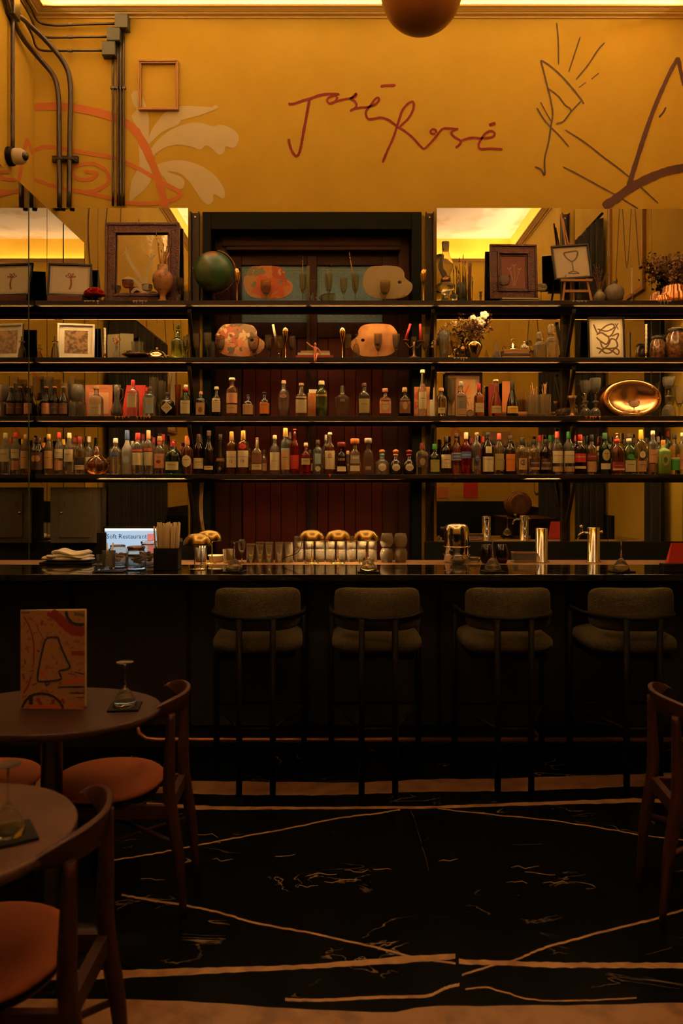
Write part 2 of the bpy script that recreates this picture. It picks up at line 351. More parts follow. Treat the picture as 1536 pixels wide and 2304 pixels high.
# cornice: stepped moulding all round carrying the hidden light
def cornice(name, p0, p1, inn):
    prof = [(0, CORN-.046), (.012, CORN-.046), (.014, CORN-.036), (.045, CORN-.034), (.05, CORN-.026), (.058, CORN-.026), (.085, CORN-.016), (.105, CORN-.013), (.105, CORN), (.085, CORN), (.085, CORN-.008), (0, CORN-.008)]
    p0, p1, inn = Vector(p0), Vector(p1), Vector(inn); vs = [p+inn*a+Vector((0, 0, z)) for p in (p0, p1) for a, z in prof]; n = len(prof)
    fs = [(i, (i+1) % n, n+(i+1) % n, n+i) for i in range(n)]+[tuple(range(n)), tuple(range(n, 2*n))[::-1]]
    return struct(MB().add(vs, fs).build(name, M['cornice']), 'stepped plaster cornice')
cornice('trim_4', (XL, YB, 0), (XR, YB, 0), (0, -1, 0)); cornice('trim_5', (XL, YF, 0), (XL, YB, 0), (1, 0, 0))
cornice('trim_6', (XR, YF, 0), (XR, YB, 0), (-1, 0, 0)); cornice('trim_7', (XL, YF, 0), (XR, YF, 0), (0, 1, 0))
e = .05
cl = MB().box(XL+.1, XR-.1, YB-e-.02, YB-e+.01, CORN-.007, CORN+.008).box(XL+.1, XR-.1, YF+e-.01, YF+e+.02, CORN-.007, CORN+.008)
cl.box(XL+e-.01, XL+e+.02, YF+.1, YB-.1, CORN-.007, CORN+.008).box(XR-e-.02, XR-e+.01, YF+.1, YB-.1, CORN-.007, CORN+.008)
struct(cl.build('trim_8', M['cove']), 'cove light strip behind the cornice lip')

# murals
b3 = lambda x, y, off=0: Vector(((x-CX)*(YB-.002-off)/F, YB-.002-off, EYE-(y-HY)*(YB-.002-off)/F))
rx = lambda x, y: (640+x/5.908, 170+y/5.908)
ry = lambda x, y: (850+x/5.12, 200+y/5.12)
mb = MB(); red = mat('mural_red', (.16,.006,.004), .8)
st = [([rx(*p) for p in [(50,378),(120,375),(240,335),(350,305),(450,268),(560,248),(700,248),(712,262)]], 6.2),
 ([rx(*p) for p in [(330,330),(310,430),(280,600),(250,760),(220,930),(190,1040),(150,1070),(100,1010),(65,910),(55,840)]], 6.2),
 ([rx(*p) for p in [(700,262),(640,270),(580,300),(565,340),(600,372),(650,360),(690,320),(700,280)]], 5), ([rx(*p) for p in [(600,372),(700,340),(800,315),(880,300),(920,270),(950,240),(940,280),(880,305),(930,340),(955,390),(940,430),(880,465)]], 5.2),
 ([rx(*p) for p in [(870,472),(930,440),(1020,425),(1100,420),(1190,390),(1240,350),(1255,310),(1230,295),(1190,330),(1140,400),(1090,460),(1080,520),(1110,575),(1180,575),(1280,560),(1380,590),(1450,640),(1490,670)]], 5.2),
 ([rx(*p) for p in [(1275,147),(1330,135),(1475,128)]], 6),
 ([ry(*p) for p in [(52,850),(110,710),(170,580),(215,450),(245,350),(280,250),(340,175),(395,148),(412,180),(400,250),(350,340),(290,400),(240,450)]], 5.2),
 ([ry(*p) for p in [(230,440),(300,480),(400,560),(470,640),(525,688),(570,660),(660,560),(740,465),(820,455),(900,462),(925,460)]], 5),
 ([ry(*p) for p in [(660,520),(620,515),(605,490),(630,465),(665,475),(670,510)]], 5), ([ry(*p) for p in [(925,460),(860,485),(850,520),(890,560),(950,600),(940,640),(895,680)]], 5.4),
 ([ry(*p) for p in [(945,605),(1020,575),(1100,562),(1180,570),(1290,560),(1340,535),(1335,500),(1290,485),(1230,520),(1190,580),(1160,640),(1180,690),(1300,688),(1435,695)]], 5.2), ([ry(*p) for p in [(1280,418),(1320,405),(1355,397)]], 7)]
for i, (p, w_) in enumerate(st): ribbon(mb, p, w_, b3, i*.00008)
mb.build('painted_lettering', red, wall_back, label='red handwritten words José Rosé painted on the wall')
k = 3.523; q = lambda x, y: (1100+x/k, y/k)
mb = MB()
for i, (p, w_) in enumerate([([(535,180),(545,290),(548,360),(550,512)], 3.4), ([(722,290),(680,420),(630,572)], 3), ([(915,338),(860,400),(780,520),(688,632)], 3.6), ([(868,580),(810,628)], 3.6), ([(768,652),(710,695)], 3.2),
  ([(412,478),(480,520),(570,600),(660,700),(730,790),(750,825)], 4), ([(408,478),(430,560),(455,660),(485,780),(503,900),(490,1000),(470,1130),(440,1260),(440,1385),(410,1345),(362,1322)], 4),
  ([(470,700),(550,765),(600,830),(640,860),(650,885)], 3.4), ([(730,800),(650,885),(590,960),(530,982)], 3.4), ([(378,855),(430,940),(480,1000),(560,1080),(632,1165)], 3.6), ([(408,810),(440,870),(490,960)], 2.6),
  ([(605,1030),(760,1130),(900,1240),(1020,1330),(1100,1395),(1150,1440),(1220,1500),(1340,1612)], 3.4), ([(585,1322),(720,1390),(900,1490),(1000,1545),(1100,1605),(1180,1655)], 3.4), ([(1400,850),(1380,890),(1345,930)], 4)]):
    ribbon(mb, [q(*a) for a in p], w_, b3, i*.00008)
mb.build('mural_drawing', mat('mural_green_black', (.060,.036,.012), .85), wall_back, label='thin dark drawn lines')
mb = MB()
for i, (p, w_, s2) in enumerate([([(1497,455),(1440,560),(1380,690),(1300,880),(1230,1080),(1160,1300),(1100,1495)], 9.5, (.9, 1.2)), ([(1497,455),(1536,640),(1600,800)], 9, None), ([(905,1640),(1000,1580),(1120,1490),(1250,1420),(1400,1360),(1536,1330),(1620,1300)], 17, (1.2, 1.1))]):
    ribbon(mb, [q(*a) for a in p], w_, b3, .0014+i*.0001, ws=s2)
mb.build('mural_drawing', mat('mural_brown', (.060,.020,.008), .85), wall_back, label='broad brown brush strokes')
k2 = 2.954; q2 = lambda x, y: (x/k2, y/k2)
mb = MB()
leaves = [[(870,630),(890,605),(915,605),(920,650),(945,640),(985,760),(990,830),(985,960),(940,890),(895,820),(875,770),(905,730),(885,690)],
 [(985,965),(1000,880),(1050,800),(1100,745),(1190,708),(1290,705),(1400,712),(1430,700),(1452,715),(1400,740),(1330,765),(1240,790),(1205,800),(1180,830),(1090,870),(1030,920)],
 [(990,1010),(1040,940),(1110,880),(1190,838),(1280,815),(1350,820),(1410,838),(1470,830),(1530,850),(1580,890),(1582,950),(1550,985),(1500,975),(1490,1010),(1455,1030),(1400,980),(1365,968),(1330,995),(1270,975),(1180,962),(1090,985),(1030,1025),(1010,1045)],
 [(1030,1100),(1090,1078),(1180,1065),(1260,1075),(1350,1110),(1430,1170),(1480,1240),(1495,1290),(1480,1320),(1420,1290),(1415,1340),(1380,1360),(1340,1330),(1300,1270),(1250,1200),(1190,1150),(1110,1140),(1200,1175),(1225,1210),(1215,1250),(1180,1255),(1130,1240),(1090,1180),(1050,1150)],
 [(920,960),(950,1010),(975,1070),(1000,1120),(1010,1180),(970,1250),(900,1310),(860,1335),(870,1220),(900,1150),(925,1090)]]
for i, lf in enumerate(leaves):
    lp = [p for p in smooth(lf+[lf[0]], 4)][:-1]
    v, f = fill([[(p.x/k2, p.y/k2) for p in lp]], 0)
    mb.add([b3(a[0], a[1], i*.0001) for a in v], f)
mb.build('mural_leaves', mat('mural_cream', (.80,.70,.42), .85), wall_back, label='cream painted leaves')
mb = MB()
for i, (p, w_) in enumerate([([(225,710),(380,708),(560,728),(740,775),(880,850),(950,950),(1010,1080),(1060,1220),(1100,1380)], 18), ([(225,1000),(300,975),(420,990),(560,1015),(740,1045),(900,1110),(1080,1215),(1200,1290),(1080,1345),(860,1350),(700,1310),(480,1260)], 9),
   ([(225,1190),(350,1235),(480,1265),(620,1270),(720,1210),(700,1130),(600,1085),(480,1120),(510,1185),(600,1190),(640,1150),(560,1140)], 8)]):
    ribbon(mb, [q2(*a) for a in p], w_, b3, .0010+i*.0001)
mb.build('mural_strokes', mat('mural_orange', (.66,.22,.06), .85), wall_back, label='orange brush strokes')
# the orange strokes run on round the corner onto the left wall
l3 = lambda y, z, off=0: Vector((XL+.002+off, y, z))
mb = MB()
for i, p in enumerate([[(5.72,3.95),(5.6,3.98),(5.45,3.6),(5.3,3.2)], [(5.72,3.35),(5.5,3.30),(5.3,3.1),(5.15,2.8)], [(5.72,3.1),(5.4,3.4),(5.2,3.5)]]): ribbon(mb, p, .05, l3, i*.0002)
mb.build('mural_strokes', MATS['mural_orange'], wall_left, label='orange brush strokes')
# lines drawn on the side and front walls (seen in the mirrors)
mb = MB()
for i in range(9):
    y = 4.4-i*.5; ribbon(mb, [(y, 3.3+.2*(i % 2)), (y+.1, 3.9), (y-.15+.1*(i % 3), 4.5)], .03, l3, .0003)
mb.build('mural_drawing', MATS['mural_green_black'], wall_left)
r3 = lambda y, z, off=0: Vector((XR-.002-off, y, z)); fr3 = lambda x, z, off=0: Vector((x, YF+.002+off, z))
mb = MB()
for i, p in enumerate([[(3.0,2.2),(2.6,2.9),(2.2,2.3)], [(1.9,1.6),(1.4,2.6),(.9,1.5),(1.3,1.4)], [(2.9,1.5),(2.3,1.7),(1.6,2.8),(.8,3.2)], [(1.2,3.4),(.8,4.1),(.4,3.3)]]): ribbon(mb, p, .035, r3, i*.0002)
mb.build('mural_drawing', MATS['mural_green_black'], wall_right)
mb = MB()
for i, p in enumerate([[(.3,1.5),(.9,2.6),(1.4,1.7),(1.9,2.8)], [(1.1,2.1),(1.6,2.5),(2.1,1.9),(1.7,1.5)], [(-1.8,2.0),(-1.2,3.2),(-.6,2.2)], [(.2,3.0),(.9,3.6),(1.5,3.1)]]): ribbon(mb, p, .045, fr3, i*.0002)
mb.build('mural_strokes', MATS['mural_orange'], wall_front)

# door in the middle of the wall
door = thing('door_1', (0, 0, 0), 'dark red wooden double door with etched glass upper panes', 'door'); door['kind'] = 'structure'
X = lambda px, D: (px-CX)*D/F
Z = lambda py, D: EYE-(py-HY)*D/F
D1 = 5.75; D2 = 5.88; D3 = 5.93
c = MB().box(DX0+.002, X(476,D1), 5.72, 5.9, 0, DZ-.002).box(X(925,D1), DX1-.002, 5.72, 5.9, 0, DZ-.002).box(X(476,D1), X(925,D1), 5.72, 5.9, Z(519,D1), DZ-.002)
c.build('casing', M['casing'], door, bevel=.004)
c = MB().box(X(476,D1), X(516,D2), D2, 6.0, 0, Z(519,D1)).box(X(896,D2), X(925,D1), D2, 6.0, 0, Z(519,D1)).box(X(500,D2), X(900,D2), D2-.02, 6.0, Z(556,D2), Z(519,D1))
c.box(X(510,D2), X(900,D2), D2-.035, D2+.01, Z(566,D2), Z(557,D2))
c.build('frame', M['dwood'], door, bevel=.006)
c = MB().box(X(510,D3), X(543,D3), D3, 6.02, 0, Z(560,D3)).box(X(690,D3), X(713,D3), D3-.01, 6.02, 0, Z(560,D3)).box(X(860,D3), X(902,D3), D3, 6.02, 0, Z(560,D3))
c.box(X(543,D3), X(690,D3), D3, 6.02, Z(597,D3), Z(560,D3)).box(X(713,D3), X(860,D3), D3, 6.02, Z(597,D3), Z(560,D3)).box(X(543,D3), X(690,D3), D3, 6.02, Z(760,D3), Z(725,D3)).box(X(713,D3), X(860,D3), D3, 6.02, Z(760,D3), Z(725,D3))
c.build('door_leaf', M['dwood'], door, bevel=.005)
xs = [545,575,608,632,668,690]; xs2 = [713,738,775,800,836,860]
for xx, in ((xs,), (xs2,)):
    c = MB()
    for a, b in zip(xx, xx[1:]): c.box(X(a,D3)+.002, X(b,D3)-.002, D3+.01, 6.02, 0, Z(757,D3))
    c.build('plank_panel', M['plank'], door, bevel=.003)
Box(X(690,D3)-.0, X(697,D3), D3-.02, D3+.02, 0, Z(600,D3)).build('astragal', M['black'], door)
for a, b in ((543, 690), (713, 860)):
    g = Box(X(a,D3), X(b,D3), D3+.02, D3+.03, Z(725,D3), Z(597,D3)).build('glass_pane', M['etched'], door, label='pale blue etched glass pane')
    c = MB()
    def g3(x, y, off): return Vector((X(x, D3), D3+.019-off, Z(y, D3)))
    for ins in (8, 13):
        p = [(a+ins,597+ins),(b-ins,597+ins),(b-ins,725-ins),(a+ins,725-ins),(a+ins,597+ins)]
        for s0, s1 in zip(p, p[1:]): ribbon(c, [s0, s1], 1.6, g3, 0, straight=True)
    for u in range(5):
        xm = a+25+u*(b-a-50)/4
        ribbon(c, [(xm-7,718-8),(xm-4,700),(xm+4,700),(xm+7,710),(xm,706)], 1.5, g3, .0002)
    c.build('etched_border', M['etched2'], g)
struct(Box(DX0-.1, DX1+.1, 6.05, 6.2, 0, DZ+.1).build('trim_9', M['blackm']), 'dark space behind the door')

# mirrors
MZ0, MZ1 = 1.10, Z(468, MF)
def mirror_panel(x0, x1, z1, label, z0=MZ0):
    o = Box(x0, x1, MF, YB-.001, z0, z1).build('wall_mirror', M['mirror']); tag(o, label, 'mirror'); return o
def mirror(x0, x1, z1, label, ribs=(), z0=MZ0, tilt=None):
    t = thing('wall_mirror', ((x0+x1)/2, MF, z0), label, 'mirror', 'mirrors behind the bar shelves'); h = (x1-x0)/2
    g_ = Box(-h, h, 0, YB-MF-.001, 0, z1-z0).build('mirror_glass', M['mirror'], t)
    if ribs:
        c = MB()
        for r_ in ribs: c.box(r_-.0015-(x0+x1)/2, r_+.0015-(x0+x1)/2, -.0012, .001, 0, z1-z0)
        c.build('seam', M['mirror_edge'], t)
    return t
mirror(X(103,MF), X(423,MF), MZ1, 'tall wall mirror left of the dark red door', (X(220,MF),), z0=Z(1222,MF))
mirror(X(103,MF)-.062, X(103,MF)-.002, MZ1, 'narrow mirror strip in the left corner behind the framed palm drawing')
mirror(X(982,MF), X(1262,MF), MZ1, 'tall wall mirror right of the dark red door behind the oil lamp', ())
mirror(X(1293,MF), XR-.001, Z(470,MF), 'wide wall mirror at the right end behind the copper moulds', (X(1367,MF), X(1465,MF)))
# mirror cladding on the left wall
LMX = -2.17
t = thing('side_wall_mirror', (LMX, 5.3, .9), 'mirror panel on the left wall at the end of the shelves', 'mirror')
Box(-.05, 0, -.40, .43, 0, MZ1-.9).build('mirror_glass', M['mirror'], t)
Box(-.099, -.05, -.40, .43, 0, MZ1-.9-.002).build('backing', M['blackm'], t)
MB().box(-.001, .004, .098, .102, 0, MZ1-.9).build('seam', M['mirror_edge'], t)
MB().box(-.099, .002, -.412, -.402, 0, MZ1-.9).build('edge_strip', M['mirror_edge'], t)

# dark lower back wall panelling and back counter
bc = thing('back_counter', (0, 5.45, 0), 'dark back counter running along the wall under the mirrors', 'counter')
MB().box(LMX+.002, XR-.002, -.10, .24, .84, .88).build('worktop', M['bartop'], bc)
MB().box(LMX+.002, DX0-.02, .245, .298, 0, 1.10).build('splashback', M['wains'], bc)
MB().box(DX1+.02, XR-.002, .245, .298, 0, 1.098).build('splashback', M['wains'], bc)
MB().box(LMX+.002, XR-.002, -.08, .22, 0, .84).build('cabinet_body', M['wains'], bc)

# upright steel posts with braces, and the four shelves
SZ = [Z(676,5.5), Z(804,5.5), Z(936,5.5), Z(1067,5.5)]
TH = .030; SF = 5.5; SB = 5.700
names = ['top shelf', 'second shelf', 'third shelf', 'lowest shelf']
for i, z in enumerate(SZ):
    t = thing('bar_shelf', (0, SF, z), ['long black display shelf with globe and palettes, topmost of the four','long black display shelf with candles and red books, second from top','long black bottle shelf holding the oval copper tray, third from top','long black bottle shelf directly above the bar, lowest of the four'][i], 'shelf', 'long shelves behind the bar')
    MB().box(LMX+.003, XR-.004, .0, SB-SF, -TH, 0).build('shelf_board', M['shelfm'], t, bevel=.002)
    c = MB().box(LMX+.01, XR-.01, .014, .045, -TH-.008, -TH).box(LMX+.01, XR-.01, SB-SF-.03, SB-SF-.005, -TH-.028, -TH)
    c.build('steel_rail', M['steel'], t)
    segs = [[(85,418),(430,690),(697,975),(985,1260),(1292,1640)], [(85,418),(428,700),(704,975),(985,1258),(1300,1640)], [(85,418),(428,700),(704,975),(990,1262),(1300,1640)], [(218,418),(500,900),(1180,1262)]][i]
    for a, b in segs:
        l_ = MB().box(X(a,SF), X(b,SF), .001, .004, -TH-.0075, -TH+(.0002 if (i > 0 and 420 < a < 970) else -.0001)).build('strip_profile', M['steel'] if (i > 0 and 420 < a < 970) else M['lip'], t, label='thin metal strip holder')
        MB().box(X(a,SF)+.01, X(b,SF)-.01, .005, .011, -TH-.0050, -TH-.00002).build('led_strip', M['led'], l_, label='glowing warm LED strip')
posts = [(428,448),(957,976),(1263,1281)]
for j, (a, b) in enumerate(posts):
    t = thing('steel_upright', (X((a+b)/2,5.72), 5.748, 0), ['dark steel wall upright between left mirror and door','dark steel wall upright between door and right mirror','dark steel wall upright between the two right mirrors'][j], 'post', 'steel uprights carrying the shelves')
    hw = (X(b,5.72)-X(a,5.72))/2; zt = Z([477,478,480][j],5.72)
    MB().box(-hw, hw, -.008, 0, 1.102, zt).box(-hw, -hw+.008, -.04, -.008, 1.102, zt).box(hw-.008, hw, -.04, -.008, 1.102, zt).build('channel', M['steel'], t)
    MB().lathe([(.006,0),(.006,.004)], 8, M_=Matrix.Translation((0,-.009,zt-.03)) @ Matrix.Rotation(math.pi/2,4,'X')).build('bolt', M['brass'], t)
    for z in SZ:
        MB().tube([Vector((0, -.235, z-TH-.03)), Vector((0, -.235, z-TH-.05)), Vector((0, -.045, z-TH-.34))], .016, 4).build('brace', M['steel'], t)
# tan strip of wall beside the door is the plaster itself; thin worn paint drips on shelf edges
drp = [(0, 190, 'white2'), (0, 1290, 'white2'), (0, 1480, 'white2'), (0, 300, 'white2'), (1, 1022, 'white2'), (2, 1320, 'orange'), (2, 260, 'orange'), (2, 310, 'orange'), (3, 742, 'red')]
sh = [o for o in bpy.data.objects if o.name.startswith('bar_shelf')]; sh.sort(key=lambda o: -o.location.z)
for si, px, mm in drp:
    c = MB()
    for u in range(1 if mm == 'red' else 5):
        x0 = X(px+u*7+random.uniform(-2, 2), SF); L = random.uniform(.008, .028)
        c.box(x0-.009, x0+.009, -.002, 0, -.006, .0005); c.tube([Vector((x0,-.0015,-.004)), Vector((x0,-.0015,-L))], .0022, 6)
    c.build('paint_drip', M[mm], sh[si])
# ------------------------------------------------------------ bottles
PROF = dict(
 std=[(.92,0),(1,.02),(1,.60),(.93,.67),(.62,.73),(.42,.77),(.36,.82),(.34,1)],
 bord=[(.92,0),(1,.02),(1,.58),(.96,.65),(.76,.72),(.48,.78),(.38,.84),(.36,1)],
 tall=[(.92,0),(1,.02),(1,.66),(.94,.71),(.6,.76),(.4,.80),(.38,.84),(.38,1)],
 longn=[(.92,0),(1,.02),(1,.50),(.93,.58),(.5,.68),(.38,.74),(.34,.80),(.34,1)],
 cone=[(.95,0),(1,.03),(.98,.20),(.88,.38),(.62,.55),(.40,.68),(.34,.78),(.32,1)],
 beer=[(.92,0),(1,.02),(1,.50),(.9,.58),(.55,.68),(.42,.80),(.38,.92),(.36,1)],
 sq=[(.92,0,5),(1,.03,5),(1,.64,5),(.9,.70,4),(.5,.75,2.5),(.36,.79,2),(.34,1,2)],
 sqs=[(.92,0,5),(1,.03,5),(1,.56,5),(.9,.63,4),(.5,.70,2.5),(.34,.75,2),(.34,1,2)],
 trap=[(1,0,4),(1,.04,4),(.80,.56,4),(.72,.62,3),(.42,.68,2.4),(.36,.72,2),(.36,1,2)],
 squat=[(.9,0,3),(1,.04,3),(1,.52,3),(.88,.62,3),(.5,.70,2),(.36,.75,2),(.34,1,2)],
 ball=[(.55,0),(.84,.08),(1,.27),(.97,.38),(.80,.52),(.45,.64),(.30,.72),(.28,1)],
 patron=[(.82,0,3),(.96,.06,3),(1,.28,3),(.92,.46,3),(.6,.56,2.4),(.36,.62,2),(.34,1,2)],
 wide=[(.70,0),(.74,.04),(.96,.50),(1,.56),(.96,.62),(.6,.68),(.30,.73),(.26,1)],
 carafe=[(.7,0),(.95,.06),(1,.18),(.85,.32),(.5,.45),(.38,.55),(.46,.8),(.62,1)])
def prof_at(pf, f):
    for a, b in zip(pf, pf[1:]):
        if f <= b[1]:
            t = (f-a[1])/max(1e-6, b[1]-a[1]); pa = a[2] if len(a) > 2 else 2; pb = b[2] if len(b) > 2 else 2
            return a[0]+(b[0]-a[0])*t, pa+(pb-pa)*t
    return pf[-1][0], 2
def patch(pf, R, H, f0, f1, half=.9, shape='r', off=.0007, cx=0):
    "paper label following the front of the bottle"
    vs = []; nx, nz = 12, (1 if shape == 'r' else 9)
    if shape == 'r': nz = 4
    for j in range(nz+1):
        t = j/nz; f = f0+(f1-f0)*t; r, p = prof_at(pf, f); r = r*R+off
        wv = 1 if shape == 'r' else (math.sqrt(max(.0004, 1-(2*t-1)**2)) if shape == 'o' else max(.02, 1-abs(2*t-1)))
        for i in range(nx+1):
            x = (cx+half*wv*(2*i/nx-1))*r; x = max(-.985*r, min(.985*r, x))
            vs.append((x, -(max(1e-9, r**p-abs(x)**p))**(1/p), f*H))
    return vs, [(j*(nx+1)+i, j*(nx+1)+i+1, (j+1)*(nx+1)+i+1, (j+1)*(nx+1)+i) for j in range(nz) for i in range(nx)]
def wrap_text(pf, R, H, s, f, width, off=.0014, tilt=0):
    v, fc = text2d(s, 1); v = fit(v, width*2*R*.96); out = []
    h0 = max(a[1] for a in v)
    for x, y in v:
        r, p = prof_at(pf, f); r = r*R+off; zz = f*H+y-h0/2+x*tilt; x = max(-.97*r, min(.97*r, x))
        out.append((x, -(max(1e-9, r**p-abs(x)**p))**(1/p), zz))
    return out, fc
def bottle(si, px, top, w, prof, gl, cap, labels=(), desc='', D=5.553, cf=.86, capr=.40, text=(), cat='bottle', name='liquor_bottle', cap2=None, capkind='c'):
    """labels: (f0,f1,colour[,half,shape]); text: (string, fraction, width, colour)"""
    z0 = SZ[si]+.0004; H = Z(top, D)-z0; R = w*D/F/2; pf = PROF[prof]
    desc = ' '.join(desc.split()[:16]); gs = {0: 'decorative bottles on the top shelf', 1: 'decorative bottles on the second shelf', 2: 'bottles on the third shelf', 3: 'bottles on the lowest shelf'}[si]
    if 'beer' in desc: gs = 'beer bottles at the left end of the third shelf'
    t = thing(name, (X(px, D), D, z0), desc, cat, gs, rz=0)
    Lathe([(a[0]*R, a[1]*H*(.985 if a[1] == 1 else 1), a[2] if len(a) > 2 else 2) for a in pf], 22).build('bottle_body', G[gl], t)
    nr = pf[-1][0]*R
    if cap:
        if capkind == 'ball': MB().ball((0, 0, H*(cf+1)/2), H*(1-cf)/2*1.02, 14, 8, (1.35, 1.35, 1)).build('cap', P(cap), t)
        elif capkind == 'wide': Lathe([(capr*R*.9, H*cf), (capr*R*1.05, H*(cf+.01)), (capr*R*1.05, H*.985), (capr*R*.9, H)], 18).build('cap', P(cap), t)
        else: Lathe([(max(nr, capr*R)*1.02, H*cf), (capr*R*1.05+.0004, H*(cf+.02)), (capr*R, H*.985), (capr*R*.85, H)], 16).build('cap', P(cap), t)
    if cap2: Lathe([(nr*1.12, H*(cf-.10)), (nr*1.12, H*cf)], 16).build('neck_band', P(cap2), t)
    first = None
    for k, l in enumerate(labels):
        v, f = patch(pf, R, H, l[0], l[1], l[3] if len(l) > 3 else .9, l[4] if len(l) > 4 else 'r', .0007+.0003*k)
        o = MB().add(v, f).build('paper_label' if k == 0 else 'label_print', P(l[2]), t if first is None else first)
        if first is None: first = o
    # small print lines on plain labels
    if labels and not text:
        l = labels[0]; dk = l[2] in ('cream', 'white', 'tan', 'lcream', 'orange', 'peach', 'gold', 'yellow', 'olive')
        mb = MB(); hh = l[1]-l[0]; hw = (l[3] if len(l) > 3 else .9)
        for q, (a, ww) in enumerate(((.62, .6),)):
            v, f = patch(pf, R, H, l[0]+hh*a-.006, l[0]+hh*a+.006, hw*ww, 'r', .0017); mb.add(v, f)
        mb.build('label_print', P('brown' if dk else 'tan'), first)
    for s, f, ww, c in text:
        v, fc = wrap_text(pf, R, H, s, f, ww, .0016); MB().add(v, fc).build('lettering', P(c), first or t)
    return t
L = 3; B = 5.66
ls = ' on the lowest shelf'
